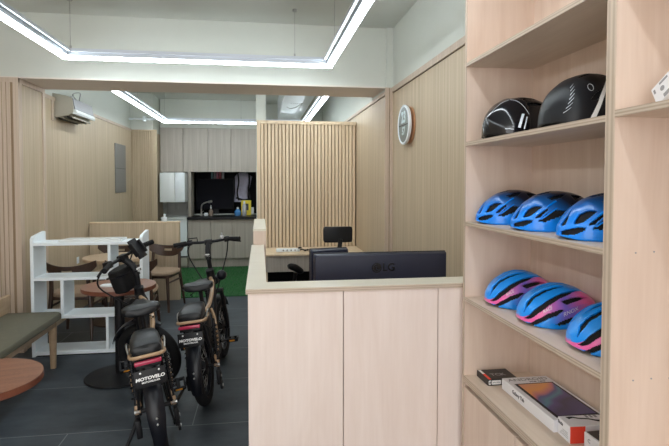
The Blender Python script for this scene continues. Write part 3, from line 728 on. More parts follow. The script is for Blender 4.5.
def poly_mask(polys, rib=0):
    def f(u, t):
        a = -abs(t)
        if -a < rib and u < .3: return False
        for P in polys:
            c = False; n = len(P)
            for i in range(n):
                (x0, y0), (x1, y1) = P[i], P[i-1]
                if (y0 > a) != (y1 > a) and u < (x1-x0)*(a-y0)/(y1-y0)+x0: c = not c
            if c: return True
        return False
    return f
domeA = Dome(.285, .098, TB, BB)
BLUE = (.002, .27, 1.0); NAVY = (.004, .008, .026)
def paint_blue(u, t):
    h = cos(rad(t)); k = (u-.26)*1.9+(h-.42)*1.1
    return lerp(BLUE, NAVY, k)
mask_blue = poly_mask([
    [(-.01, -66), (.022, -65), (.206, -72), (.198, -76), (.095, -84), (-.01, -85)],
    [(.018, 0), (.153, 0), (.153, -6), (.101, -19), (.046, -46), (.017, -42)],
    [(.101, -54), (.161, -39), (.239, -40), (.336, -51), (.256, -57), (.183, -63), (.12, -61)],
    [(.222, -69), (.383, -55), (.402, -59), (.282, -71)],
    [(.256, -77), (.364, -66), (.49, -61), (.569, -64), (.70, -66), (.49, -74), (.355, -78)],
    [(.393, -32), (.51, -27), (.655, -23), (.578, -37), (.451, -41)],
    [(.318, 1), (.559, 1), (.451, -15), (.345, -10)],
    [(.70, -27), (.874, -12), (.893, -14), (.744, -45)],
    [(.66, -55), (.85, -40), (.88, -46), (.72, -62)]], 3)
def blue_helmet(label, x, y, rz):
    t = thing('bike_helmet', label, 'helmet', (x, y, 1.314), (0, 0, rz), 'blue helmets on the middle shelf')
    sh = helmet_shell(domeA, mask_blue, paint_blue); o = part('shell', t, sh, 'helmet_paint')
    md = o.modifiers.new('thickness', 'SOLIDIFY'); md.thickness = .009; md.offset = -1
    part('liner', t, liner(domeA), 'foam')
    bm = NB(); box(bm, .10, .142, -.03, .03, .062, .085, 0, .008); part('fit_dial', t, bm, 'black')
    bm = ribbon(domeA, [(.50+.0*k, -90+.0*k) for k in range(2)], .01) if False else NB()
    tube(bm, [domeA.at(.26+.04*k, -64+3.2*k, .001) for k in range(7)], .004, 8); tube(bm, [domeA.at(.30+.04*k, -74+3.0*k, .001) for k in range(6)], .0025, 8); part('side_rib', t, bm, 'helmet_paint_blue')
    return t
M['helmet_paint_blue'] = plain('blue helmet rib paint', BLUE, .22, coat=.6)
proto = blue_helmet('blue helmet farthest back on the middle shelf, against the end panel', 1.084, 2.082, rad(-15))
for lab, x, y, rz in (('blue helmet in the middle of the row on the middle shelf', 1.088, 1.775, rad(-15)), ('blue helmet nearest the thick upright on the middle shelf', 1.088, 1.470, rad(-15))):
    c = copy_tree(proto); c.location = (x, y, 1.314); c.rotation_euler = (0, 0, rz); c['label'] = lab
# blue and pink helmets
TP = [(0, .050), (.06, .082), (.15, .112), (.3, .140), (.45, .152), (.6, .150), (.75, .138), (.88, .116), (1, .088)]
BP = [(0, .020), (.12, .008), (.35, .003), (.6, .006), (.8, .026), (1, .070)]
domeP = Dome(.285, .103, TP, BP, 2.4, .84)
SKY = (.003, .30, .95); PINK = (.92, .15, .46); PURP = (.22, .15, .66)
TBL = [(0, 74), (.03, 74), (.12, 61), (.27, 51), (.42, 43), (.57, 36), (.77, 22), (1, 12)]
TCL = [(0, 91), (.10, 86), (.26, 75), (.43, 68), (.70, 58), (1, 50)]
def paint_pink(u, t):
    a = abs(t)
    if a < interp(TBL, u): return lerp(SKY, PINK, (u-.80)*5)
    if a < interp(TCL, u): return lerp(PINK, PURP, (u-.20)*3.5) if u < .48 else lerp(PURP, PINK, (u-.50)*4)
    if a > 84: return lerp(SKY, PURP, (u-.45)*3)
    return lerp(SKY, PURP, (u-.28)*5) if u < .55 else lerp(PURP, PINK, (u-.58)*4)
mask_pink = poly_mask([
    [(.03, -46), (.079, -15), (.19, -12), (.364, -14), (.60, -15), (.471, -22), (.309, -25), (.153, -28), (.059, -42), (.032, -56)],
    [(.022, -80), (.046, -73), (.12, -57), (.264, -46), (.412, -39), (.569, -31), (.77, -18), (.549, -41), (.441, -47), (.291, -56), (.168, -67), (.054, -82)],
    [(.06, -91), (.126, -80), (.264, -70), (.431, -65), (.475, -67), (.374, -74), (.264, -78), (.161, -86), (.10, -91)],
    [(.336, -86), (.441, -81), (.588, -76), (.626, -79), (.52, -85), (.402, -87)],
    [(.744, -67), (.825, -63), (.931, -77), (.905, -83), (.786, -74)],
    [(.44, -52), (.673, -41), (.86, -38), (.673, -51), (.5, -59)],
    [(.12, 1), (.30, 1), (.80, 1), (.60, -4), (.30, -4)]])
def pink_helmet(label, x, y, rz):
    t = thing('bike_helmet', label, 'helmet', (x, y, .967), (0, 0, rz), 'blue and pink helmets on the lower shelf')
    sh = helmet_shell(domeP, mask_pink, paint_pink, 150, 140); o = part('shell', t, sh, 'helmet_paint')
    md = o.modifiers.new('thickness', 'SOLIDIFY'); md.thickness = .010; md.offset = -1
    part('liner', t, liner(domeP), 'foam')
    bm = NB(); box(bm, .10, .142, -.03, .03, .055, .080, 0, .008); part('fit_dial', t, bm, 'black')
    part('lettering', t, surf_text(domeP, 'RNOX', 22, .545, -69, .19, tilt=9), 'text_white', False, False)
    part('small_lettering', t, surf_text(domeP, 'RACE', 20, .27, -63, .10, tilt=5), 'text_white', False, False)
    return t
proto = pink_helmet('blue and pink helmet farthest back on the lower shelf', 1.105, 2.035, rad(-8))
for lab, x, y, rz in (('blue and pink helmet in the middle of the lower shelf row', 1.104, 1.755, rad(-8)), ('blue and pink helmet nearest the thick upright on the lower shelf', 1.110, 1.445, rad(-8))):
    c = copy_tree(proto); c.location = (x, y, .967); c.rotation_euler = (0, 0, rz); c['label'] = lab
# black helmet with a visor
TV = [(0, .075), (.06, .10), (.15, .128), (.3, .152), (.45, .160), (.6, .158), (.75, .146), (.9, .125), (1, .10)]
BV = [(0, .014), (.2, .004), (.5, .003), (.7, .006), (.85, .03), (1, .07)]
domeV = Dome(.315, .112, [(u, z*1.1) for u, z in TV], BV, 2.8, .80)
t = thing('bike_helmet', 'glossy black helmet with smoke visor at the back of the top helmet shelf', 'helmet', (1.095, 2.02, 1.6812), (0, 0, rad(8)))
sh = helmet_shell(domeV, vents([(.30, .66, 26, 20, 5), (.34, .72, 46, 38, 5), (.55, .9, 10, 8, 4)]), None); o = part('shell', t, sh, 'helmet_black')
md = o.modifiers.new('thickness', 'SOLIDIFY'); md.thickness = .010; md.offset = -1
part('liner', t, liner(domeV), 'foam')
vis = helmet_shell(domeV, lambda u, tt: not (u < .40-.10*max(0, (40-abs(tt))/40) and abs(tt) > 0 and not (abs(tt) < 30 and u > .26)), None, 90, 80, .006); o = part('visor', t, vis, 'visor')
md = o.modifiers.new('thickness', 'SOLIDIFY'); md.thickness = .003
bm = NB(); tube(bm, [domeV.at(.02+.03*k, -8-1.5*k, .0085) for k in range(8)], .0009, 6); tube(bm, [domeV.at(.24+.02*k, -20-6.5*k, .0085) for k in range(8)], .0009, 6)
ribbon(domeV, [(.24+.016*k, -82+4.5*k) for k in range(5)], .010, .0095, bm); ribbon(domeV, [(.30+.016*k, -84+5*k) for k in range(4)], .005, .0095, bm); ribbon(domeV, [(.10+.02*k, -82-.4*k) for k in range(5)], .003, .0095, bm)
part('visor_marks', t, bm, 'silver_line', False, False)
# matte black helmet with pale stripe
domeM = Dome(.305, .115, [(0, .06), (.06, .10), (.15, .138), (.3, .172), (.45, .188), (.6, .190), (.75, .182), (.9, .165), (1, .14)], [(0, .016), (.2, .004), (.5, .003), (.7, .008), (.85, .03), (1, .08)], 2.7, .80)
t = thing('bike_helmet', 'large matte black helmet with white side stripe beside the thick upright', 'helmet', (1.099, 1.60, 1.679), (0, 0, rad(10)))
sh = helmet_shell(domeM, vents([(.28, .52, 66, 54, 5), (.55, .9, 26, 20, 5), (.5, .8, 78, 66, 5), (.3, .55, 16, 12, 4)]), None); o = part('shell', t, sh, 'helmet_matte')
md = o.modifiers.new('thickness', 'SOLIDIFY'); md.thickness = .010; md.offset = -1
part('liner', t, liner(domeM), 'foam')
bm = NB(); ribbon(domeM, [(.26+.026*k, -88+4.2*k) for k in range(12)], lambda k: .018*(1-.6*k), .0015, bm); part('side_stripe', t, bm, 'text_white', False, False)
bm = NB()
for k in range(7): ribbon(domeM, [(.05+.018*k+.013*q, -72+7.5*k+1.2*q) for q in range(5)], lambda z: .0022*(1-z*.7), .0015, bm)
part('silver_marks', t, bm, 'silver_line', False, False); bm = NB(); tube(bm, [domeM.at(.31+.028*cos(a), -48+6*sin(a), .0015) for a in [2*PI*k/24 for k in range(24)]], .0008, 6, closed=True)
part('ring_mark', t, bm, 'silver_line', False, False)

# ------------------------------------------------------------------ boxes on the lowest open shelf
SZ = .605
t = thing('small_black_box', 'flat black carton with red stripe at the far end of the shelf', 'box', (1.05, 2.12, SZ))
bm = NB(); box(bm, .985, 1.125, 2.065, 2.18, SZ, SZ+.028, 0, .0015, 1); part('carton', t, bm, 'box_black', True)
bm = NB(); box(bm, .990, 1.002, 2.066, 2.130, SZ+.0278, SZ+.0286); part('red_stripe', t, bm, 'box_red', True)
bm = NB(); box(bm, .990, 1.002, 2.131, 2.176, SZ+.0278, SZ+.0286); part('white_stripe', t, bm, 'text_white', True)
bm = NB(); box(bm, .989, 1.000, 2.0640, 2.0652, SZ+.006, SZ+.023); box(bm, 1.004, 1.045, 2.0640, 2.0652, SZ+.005, SZ+.023); box(bm, 1.050, 1.08, 2.0640, 2.0652, SZ+.005, SZ+.023); part('white_label', t, bm, 'text_white', True)
part('top_lettering', t, place_text('TCK', .035, axes((1.055, 2.115, SZ+.0285), (1, 0, 0), (0, 1, 0)), .0003, .001), 'text_grey', True, False)
part('label_lettering', t, place_text('8', .015, axes((.9945, 2.0636, SZ+.0145), (1, 0, 0), (0, 0, 1)), .0002, .0006), 'text_dark', True, False)
part('label_lettering', t, place_text('S/N 5024', .009, axes((1.0245, 2.0636, SZ+.014), (1, 0, 0), (0, 0, 1)), .0002, .0003), 'text_grey', True, False)
# tablet carton
t = thing('tablet_box', 'large flat white carton with a printed orange and violet picture', 'box', (1.135, 1.835, SZ), (0, 0, rad(0)))
bm = NB(); box(bm, -.103, .103, -.195, .195, 0, .046, 0, .0015, 1); part('carton', t, bm, 'box_white')
bm = NB(); box(bm, -.082, .090, -.180, .125, .0455, .0465); part('picture_border', t, bm, 'black')
bm = NB(); box(bm, -.070, .082, -.168, .117, .0463, .0471); part('printed_picture', t, bm, 'screen')
part('top_lettering', t, place_text('ANDROID', .034, axes((0, .165, .0464), (1, 0, 0), (0, 1, 0)), .0003, .0003, 1.15), 'text_grey', False, False)
part('small_lettering', t, place_text('Wi-Fi  Tablet', .013, axes((.03, .139, .0464), (1, 0, 0), (0, 1, 0)), .0003, .0003), 'text_dark', False, False)
part('side_lettering', t, place_text('Galaxy Tab', .021, axes((-.1035, .055, .026), (0, -1, 0), (0, 0, 1)), .0003, .0004), 'text_dark', False, False)
# earphone carton
t = thing('earphone_box', 'white carton with red end and black strap picture on top', 'box', (1.11, 1.60, SZ), (0, 0, rad(-3)))
bm = NB(); box(bm, -.065, .085, -.043, .035, 0, .060, 0, .001, 1); part('carton', t, bm, 'box_white')
bm = NB(); box(bm, -.064, -.010, -.0442, -.0425, .001, .059); part('red_end', t, bm, 'box_red')
bm = NB(); tube(bm, [(-.040, .018, .0602), (-.02, .022, .0602), (.0, .012, .0602), (.03, .006, .0602), (.05, -.006, .0602), (.066, -.012, .0602)], lambda k: .0045+.0045*abs(2*k-1)**2, 8); bmesh.ops.scale(bm, vec=(1, 1, .12), verts=bm.verts[:], space=Matrix.Translation((0, 0, -.0602))); part('strap_picture', t, bm, 'black')
part('side_lettering', t, place_text('Buds', .016, axes((-.0656, .016, .046), (0, -1, 0), (0, 0, 1)), .0003, .0005), 'text_dark', False, False)
bm = NB(); 
for k in range(4): box(bm, -.0656, -.0648, -.03, .02-.006*k, .012+.006*k, .0135+.006*k)
part('small_print', t, bm, 'text_grey')
bm = NB()
for k in range(3): box(bm, .03+.016*k, .04+.016*k, .015, .032, .0598, .0604)
part('top_print', t, bm, 'text_grey')
# second carton near the upright
t = thing('grey_topped_box', 'white carton with dark grey printed top in front of the red ended carton', 'box', (1.15, 1.48, SZ), (0, 0, rad(2)))
bm = NB(); box(bm, -.072, .080, -.045, .055, 0, .055, 0, .001, 1); part('carton', t, bm, 'box_white')
bm = NB(); box(bm, -.066, .078, -.042, .052, .0545, .0556); part('dark_top', t, bm, 'dark_glass')
bm = NB(); box(bm, -.05, .06, .0, .008, .0555, .0560); box(bm, -.04, .05, .02, .026, .0555, .0560); box(bm, -.05, .06, -.02, -.01, .0555, .0560); part('top_print', t, bm, 'text_grey')
bm = NB()
for k in range(7): box(bm, -.0726, -.0718, -.036+.004*k, -.0345+.004*k, .008, .022)
box(bm, -.0726, -.0718, .0, .02, .008, .022); part('bar_code', t, bm, 'text_dark')
part('side_lettering', t, place_text('C', .018, axes((-.0726, .03, .034), (0, -1, 0), (0, 0, 1)), .0003, .0005), 'text_grey', False, False)
# tilted small carton in the near bay
t = thing('card_box', 'small white printed carton leaning on the shelf of the near bay', 'box', (.995, 1.118, 1.690), (0, 0, 0))
R_ = Matrix.Translation((0, 0, .0)) @ Matrix.Rotation(rad(-34), 4, 'X') @ Matrix.Rotation(rad(8), 4, 'Y')
def tp(bm): bmesh.ops.transform(bm, matrix=Matrix.Translation((0, .035, .002)) @ R_, verts=bm.verts[:]); return bm
bm = NB(); box(bm, 0, .02, -.09, 0, 0, .055, 0, .001, 1); part('carton', t, tp(bm), 'box_white')
bm = NB(); box(bm, -.0006, .0006, -.062, -.03, .003, .013); box(bm, -.0006, .0006, -.012, -.006, .034, .046); box(bm, -.0006, .0006, -.06, -.03, .044, .050); lathe(bm, [(.0005, -.0007), (.007, -.0007), (.007, 0), (.0005, 0)], (0, -.034, .030), 20, 0, 'x'); part('print', t, tp(bm), 'text_grey')

# ------------------------------------------------------------------ white open shelf
t = thing('white_shelf', 'low white open shelf unit standing in front of the cafe tables', 'shelf', (-1.48, 4.73, 0), (0, 0, 0))
Y0, Y1 = 4.60, 4.86
for a, b in ((-1.935, -1.91), (-1.045, -1.02)):
    bm = NB(); extrude_poly(bm, [(a, Y0, 0), (a, Y1, 0), (a, Y1, 1.055), (a, Y1-.02, 1.062), (a, Y0+.03, 1.035), (a, Y0, 1.015)], (b-a, 0, 0)); part('side_panel', t, bm, 'white', True)
def wb(x0, x1, z0, z1, nm):
    bm = NB(); box(bm, x0, x1, Y0+.002, Y1-.002, z0, z1, 0, .0015, 1); part(nm, t, bm, 'white', True)
wb(-1.91, -1.045, .955, .98, 'shelf_board'); wb(-1.91, -1.045, .655, .68, 'shelf_board'); wb(-1.91, -1.045, .325, .352, 'shelf_board'); wb(-1.91, -1.045, .012, .04, 'shelf_board')
wb(-1.312, -1.288, .68, .955, 'divider'); wb(-1.70, -1.675, .352, .655, 'divider'); wb(-1.335, -1.312, .04, .325, 'divider')
bm = NB(); box(bm, -1.90, -1.04, Y0+.02, Y0+.035, 0, .012); part('plinth', t, bm, 'black', True)
bm = NB(); extrude_poly(bm, [(-1.72, 4.63, .980), (-1.64, 4.62, .980), (-1.20, 4.62, .980), (-1.20, 4.80, .980), (-1.68, 4.80, .980)], (0, 0, .022)); solo('white_tray', 'flat white tray lying on top of the white shelf unit', 'tray', bm, 'white_gloss', (-1.46, 4.71, .980), world=True)

# ------------------------------------------------------------------ tables and chairs
def round_table(label, x, y, h, r, mtop, mrim, mped):
    t = thing('round_table', label, 'table', (x, y, 0), (0, 0, rad(12)), 'round cafe tables')
    bm = NB(); lathe(bm, [(.01, h-.004), (r-.006, h-.004), (r-.001, h), (.01, h+.0006)], (0, 0, 0), 72); part('tabletop', t, bm, mtop)
    bm = NB(); lathe(bm, [(.02, h-.034), (r-.006, h-.034), (r, h-.029), (r, h-.004), (r-.004, h-.0015), (r-.01, h-.0045)], (0, 0, 0), 72); part('rim', t, bm, mrim)
    bm = NB(); cyl(bm, (0, 0, .02), (0, 0, h-.034), .036, n=28); lathe(bm, [(.10, h-.045), (.10, h-.034)], n=28); part('pedestal', t, bm, mped)
    bm = NB(); lathe(bm, [(.255, 0), (.258, .006), (.25, .013), (.10, .022), (.04, .03)], (0, 0, 0), 64); part('base', t, bm, mped)
    return t
round_table('round brown pedestal table in front of the white shelf, partly behind the left bike', -1.075, 4.06, .71, .268, 'teak', 'teak_rim', 'black')
round_table('round brown table at the lower left beside the bench', -1.205, 2.33, .66, .252, 'teak', 'teak_rim', 'black')
round_table('round light oak table by the low partition', -1.535, 5.70, .70, .33, 'oak_table', 'oak_table', 'walnut')
bm = NB(); loft(bm, [superring(-1.13, 4.0, .7102+z, .07*k, .028*k, 20, 2.2) for z, k in ((0, .9), (.012, 1), (.02, .7))]); solo('napkin', 'crumpled white napkin on the brown table behind the left bike', 'napkin', bm, 'white', (-1.13, 4.0, .7106), (0, 0, 0), None, True)
# chairs: local front = +y, backrest at -y
def cafe_chair(label, x, y, rz):
    t = thing('cafe_chair', label, 'chair', (x, y, 0), (0, 0, rz), 'walnut cafe chairs')
    bm = NB(); loft(bm, [superring(0, 0, z, .215*k, .21*k, 40, 3.4) for z, k in ((.415, .93), (.425, 1), (.445, 1), (.455, .97), (.462, .85))]); part('seat', t, bm, 'tan_fabric')
    bm = NB(); box(bm, -.19, .19, -.185, .185, .385, .416, 0, .006); part('seat_frame', t, bm, 'walnut')
    for sx in (-1, 1):
        bm = NB(); tube(bm, [(sx*.175, .175, .40), (sx*.19, .195, .2), (sx*.205, .215, 0)], lambda k: .021-.008*k, 10); part('leg', t, bm, 'walnut')
        bm = NB(); tube(bm, [(sx*.165, -.20, .64), (sx*.175, -.18, .42), (sx*.195, -.205, .2), (sx*.21, -.24, 0)], lambda k: .018+.004*sin(PI*k)-.006*k, 10); part('leg', t, bm, 'walnut')
    for sx in (-.18, .18):
        bm = NB(); cyl(bm, (sx, .185, .33), (sx, -.19, .33), .011); part('stretcher', t, bm, 'walnut')
    # curved backrest with hand slot: horns rise at both ends
    bm = NB(); N = 28; rows = 10
    def bp(i, j, d):
        a = -1+2*i/N; k = j/rows
        top = .715+.045*a*a; bot = .585+.115*abs(a)**2.6
        z = bot+(top-bot)*k; yy = -.235+.085*a*a-.02*k
        return Vector((.235*a, yy-d, z))
    Fv = [[bm.verts.new(bp(i, j, 0)) for j in range(rows+1)] for i in range(N+1)]; Bv = [[bm.verts.new(bp(i, j, .016)) for j in range(rows+1)] for i in range(N+1)]
    hole = lambda i, j: 11 <= i <= 16 and 5 <= j <= 6
    for i in range(N):
        for j in range(rows):
            if hole(i, j): continue
            bm.faces.new((Fv[i][j], Fv[i+1][j], Fv[i+1][j+1], Fv[i][j+1])); bm.faces.new((Bv[i][j], Bv[i][j+1], Bv[i+1][j+1], Bv[i+1][j]))
    for i in range(N):
        for j in (0, rows): bm.faces.new((Fv[i][j], Fv[i+1][j], Bv[i+1][j], Bv[i][j]))
    for j in range(rows):
        for i in (0, N): bm.faces.new((Fv[i][j], Fv[i][j+1], Bv[i][j+1], Bv[i][j]))
    for i in range(11, 17):
        for j in (5, 7): bm.faces.new((Fv[i][j], Fv[i+1][j], Bv[i+1][j], Bv[i][j]))
    for i in (11, 17):
        for j in (5, 6): bm.faces.new((Fv[i][j], Fv[i][j+1], Bv[i][j+1], Bv[i][j]))
    part('backrest', t, bm, 'walnut')
    return t
proto = cafe_chair('walnut cafe chair seen from behind through the left of the white shelf', -1.76, 5.22, rad(-4))
for lab, x, y, rz in (('walnut cafe chair whose back shows behind the left bike handlebar', -1.235, 5.22, rad(4)),
                      ('walnut cafe chair facing the camera behind the light oak table', -1.70, 6.25, rad(180)),
                      ('walnut cafe chair with tan seat in front of the low partition end', -1.19, 6.22, rad(166))):
    c = copy_tree(proto); c.location = (x, y, 0); c.rotation_euler = (0, 0, rz); c['label'] = lab

# bench
t = thing('bench', 'ash wood bench with olive cushion along the left wall', 'bench', (-1.9, 3.3, 0))
bm = NB()
def bench_ring(z, e): 
    x0, x1, y0, y1, r = -2.14+e, -1.60-e, 2.2+e, 4.40-e, .07
    P = [(x0, y0), (x1, y0)]
    P += [(x1-r+r*cos(a), y1-r+r*sin(a)) for a in [PI/2*k/8 for k in range(9)]]
    P += [(x0, y1)]
    return [(x, y, z) for x, y in P]
loft(bm, [bench_ring(z, e) for z, e in ((.385, .012), (.395, .0), (.425, .0), (.438, .008), (.442, .025))]); part('seat_cushion', t, bm, 'olive', True)
bm = NB(); box(bm, -1.665, -1.63, 2.25, 4.33, .335, .385, 0, .006); box(bm, -2.12, -2.085, 2.25, 4.33, .335, .385, 0, .006); box(bm, -2.085, -1.665, 4.28, 4.315, .335, .385, 0, .004); part('frame', t, bm, 'bench_wood', True)
for x in (-1.655, -2.095):
    for y in (2.35, 4.31):
        bm = NB(); loft(bm, [superring(x, y, z, r, r, 16, 4) for z, r in ((0, .019), (.2, .024), (.384, .028))]); part('leg', t, bm, 'bench_wood', True)
bm = NB(); loft(bm, [[(x, y, z) for x, z in ((-2.04, .446), (-2.01, .446), (-2.0, .585), (-2.03, .59))] for y in (2.25, 3.0, 4.2, 4.40)]); part('backrest', t, bm, 'bench_wood', True)
for y in (2.45, 4.15):
    bm = NB(); loft(bm, [superring(-2.13-.0*z, y, z, .02, .02, 12, 3) for z in (.36, .5)]); tube(bm, [(-2.09, y, .36), (-2.055, y, .5), (-2.04, y, .57)], .018, 8); part('back_post', t, bm, 'bench_wood', True)

# ------------------------------------------------------------------ electric bikes
def e_bike(label, x, y, heading, lean, steer, pedal_back_right, bag):
    t = thing('electric_bike', label, 'electric bike', (x, y, .006), (0, lean, heading), 'two black electric bikes')
    def wheel(nm, c, mtx=None):
        c = Vector(c)
        def fin(bm):
            if mtx is not None: bmesh.ops.transform(bm, matrix=mtx, verts=bm.verts[:])
            return bm
        bm = NB(); prof = []
        for k in range(15):
            a = 2*PI*k/14; prof.append((.213+.037*cos(a), .037*sin(a)))
        R = []
        for r, h in prof[:-1]:
            R.append([bm.verts.new(c+Vector((h, r*cos(2*PI*i/56), r*sin(2*PI*i/56)))) for i in range(56)])
        for i in range(len(R)): bridge(bm, R[i], R[(i+1) % len(R)])
        w = part(nm, t, fin(bm), 'rubber')
        bm = NB(); R = []
        for r, h in ((.186, -.022), (.176, -.022), (.170, 0), (.176, .022), (.186, .022)):
            R.append([bm.verts.new(c+Vector((h, r*cos(2*PI*i/48), r*sin(2*PI*i/48)))) for i in range(48)])
        for a, b in zip(R, R[1:]): bridge(bm, a, b)
        bridge(bm, R[-1], R[0]); part('rim', w, fin(bm), 'black_gloss')
        bm = NB()
        for k in range(28):
            a = 2*PI*k/28; a2 = a+(.35 if k % 4 < 2 else -.35); s = 1 if k % 2 else -1
            cyl(bm, c+Vector((s*.028, .05*cos(a2), .05*sin(a2))), c+Vector((0, .175*cos(a), .175*sin(a))), .0016, n=5)
        part('spokes', w, fin(bm), 'steel')
        bm = NB(); lathe(bm, [(.012, -.075), (.012, -.04), (.058, -.032), (.06, 0), (.058, .032), (.012, .04), (.012, .075)], c, 28, 0, 'x'); part('hub', w, fin(bm), 'black')
        bm = NB()
        lathe(bm, [(.05, -.0445), (.078, -.0445), (.078, -.0425), (.05, -.0425)], c, 32, 0, 'x'); part('brake_disc', w, fin(bm), 'steel')
    wheel('rear_wheel', (0, 0, .25))
    # steering transform about the head axis
    P = Vector((0, .80, .86)); D = Vector((0, .12, -.61)).normalized()
    S = Matrix.Translation(P) @ Matrix.Rotation(-steer, 4, D) @ Matrix.Translation(-P)
    def st(bm): bmesh.ops.transform(bm, matrix=S, verts=bm.verts[:]); return bm
    wheel('front_wheel', (0, .92, .25), S)
    def fender(a0, a1, c, r=.272, w=.046):
        bm = NB(); R = []
        N = 26
        for i in range(N+1):
            a = a0+(a1-a0)*i/N; ww = w*(1-.35*max(0, (i/N-.8)/.2))
            row = []
            for q in (-1, -.75, -.35, 0, .35, .75, 1):
                rr = r+.014*(1-q*q); row.append(Vector((c[0]+ww*q, c[1]-rr*sin(a), c[2]+rr*cos(a))))
            for q in (1, .75, .35, 0, -.35, -.75, -1):
                rr = r+.014*(1-q*q)-.004; row.append(Vector((c[0]+ww*q, c[1]-rr*sin(a), c[2]+rr*cos(a))))
            R.append(row)
        loft(bm, R); return bm
    fo = part('rear_fender', t, fender(rad(-55), rad(108), (0, 0, .25)), 'black_gloss')
    bm = NB()
    for a in (78, 84):
        a = rad(a); p = Vector((0, -.288*sin(a), .25+.288*cos(a))); bmesh.ops.create_uvsphere(bm, u_segments=10, v_segments=6, radius=.006, matrix=Matrix.Translation(p))
    part('fender_bolts', fo, bm, 'steel')
    part('front_fender', t, st(fender(rad(-60), rad(38), (0, .92, .25))), 'black_gloss')
    # frame
    bm = NB()
    tube(bm, [(0, .80, .74), (0, .72, .58), (0, .60, .42), (0, .45, .31)], .034, 14)
    tube(bm, [(0, .40, .27), (0, .33, .45), (0, .29, .62)], .022, 12)
    cyl(bm, (-.05, .42, .28), (.05, .42, .28), .034)
    for s in (-1, 1):
        tube(bm, [(s*.03, .40, .28), (s*.072, .25, .262), (s*.082, .0, .25)], .016, 10)
        tube(bm, [(s*.02, .30, .56), (s*.062, .14, .565), (s*.064, -.14, .575)], .011, 10)
        cyl(bm, (s*.064, -.10, .572), (s*.085, -.02, .27), .008)
    cyl(bm, (-.064, -.14, .575), (.064, -.14, .575), .010)
    cyl(bm, (0, .775, .78), (0, .81, .66), .032)
    part('frame', t, bm, 'black')
    bm = NB()
    tube(bm, [(.03, .18, .58), (.045, .30, .60), (.055, .42, .66), (.04, .58, .70), (.0, .77, .71)], .015, 12)
    for s in (-1, 1): tube(bm, [(s*.08, .02, .27), (s*.10, .10, .36), (s*.088, .20, .50), (s*.06, .27, .57)], .011, 10)
    part('accent_tubes', t, bm, 'tan_frame')
    bm = NB(); box(bm, -.045, .045, .17, .30, .30, .54, 0, .012); part('battery_case', t, bm, 'black')
    for s in (-1, 1):
        sh = NB(); cyl(sh, (s*.098, .03, .24), (s*.092, .11, .54), .010); so = part('shock_absorber', t, sh, 'black')
        sp = NB(); N = 70; p0 = Vector((s*.098, .05, .30)); p1 = Vector((s*.093, .10, .50)); u, v = frame_of(p1-p0)
        tube(sp, [p0.lerp(p1, k/N)+u*(.02*cos(2*PI*7*k/N))+v*(.02*sin(2*PI*7*k/N)) for k in range(N+1)], .0045, 6, curve=False); part('spring', so, sp, 'black_gloss')
        ec = NB(); cyl(ec, (s*.098, .026, .225), (s*.098, .040, .270), .013); cyl(ec, (s*.105, .0, .25), (s*.08, .0, .25), .010); part('lower_bush', so, ec, 'tan_frame')
    # derailleur side bits
    bm = NB(); box(bm, .088, .112, -.03, .03, .12, .22, 0, .006); cyl(bm, (.10, .02, .10), (.115, .02, .10), .028); cyl(bm, (.09, .005, .17), (.116, .005, .17), .026); part('derailleur', t, bm, 'black')
    bm = NB(); cyl(bm, (.108, .02, .10), (.118, .02, .10), .010); cyl(bm, (.108, .005, .17), (.119, .005, .17), .009); cyl(bm, (.085, 0, .25), (.115, 0, .25), .010); cyl(bm, (-.085, 0, .25), (-.112, 0, .25), .010); part('axle_nuts', t, bm, 'steel')
    bm = NB(); box(bm, -.118, -.088, -.01, .05, .10, .20, 0, .006); part('brake_caliper', t, bm, 'black')
    # crank set
    bm = NB(); lathe(bm, [(.02, .058), (.088, .058), (.088, .063), (.02, .063)], (0, .42, .28), 36, 0, 'x'); part('chain_ring', t, bm, 'black')
    bm = NB(); tube(bm, [(.06, .42, .368), (.06, .2, .335), (.075, 0, .29)], .006, 6, curve=False); tube(bm, [(.06, .42, .192), (.07, .2, .17), (.085, .01, .12)], .006, 6, curve=False); part('chain', t, bm, 'black_matte')
    a = pedal_back_right
    for s in (1, -1):
        dy, dz = (-.145*cos(a), -.145*sin(a)) if s == 1 else (.145*cos(a), .145*sin(a))
        bm = NB(); tube(bm, [(s*.068, .42, .28), (s*.078, .42+dy*.5, .28+dz*.5), (s*.088, .42+dy, .28+dz)], .011, 8); part('crank_arm', t, bm, 'black')
        cx, cy, cz = s*.142, .42+dy, .28+dz
        bm = NB()
        for x0, x1, y0, y1 in ((-.044, .044, -.042, -.030), (-.044, .044, .030, .042), (-.044, -.032, -.042, .042), (.032, .044, -.042, .042), (-.012, .012, -.042, .042)):
            box(bm, cx+x0, cx+x1, cy+y0, cy+y1, cz-.013, cz+.013, 0, .003, 1)
        cyl(bm, (s*.088, cy, cz), (cx, cy, cz), .009); PT = Matrix.Translation((cx, cy, cz)) @ Matrix.Rotation(rad(28) if bag else 0, 4, 'X') @ Matrix.Translation((-cx, -cy, -cz)); bmesh.ops.transform(bm, matrix=PT, verts=bm.verts[:]); pd = part('pedal', t, bm, 'black')
        bm = NB(); box(bm, cx-.020, cx+.020, cy-.0445, cy-.0415, cz-.005, cz+.006); bmesh.ops.transform(bm, matrix=PT, verts=bm.verts[:]); part('reflector', pd, bm, 'orange')
    # kickstand on the left
    bm = NB(); tube(bm, [(-.09, .06, .24), (-.13, .04, .14), (-.20, -.01, .042)], .010, 8); cyl(bm, (-.206, -.014, .034), (-.19, -.004, .06), .012); box(bm, -.105, -.075, .03, .09, .21, .27, 0, .006); part('kickstand', t, bm, 'black')
    # saddle
    bm = NB(); R = []
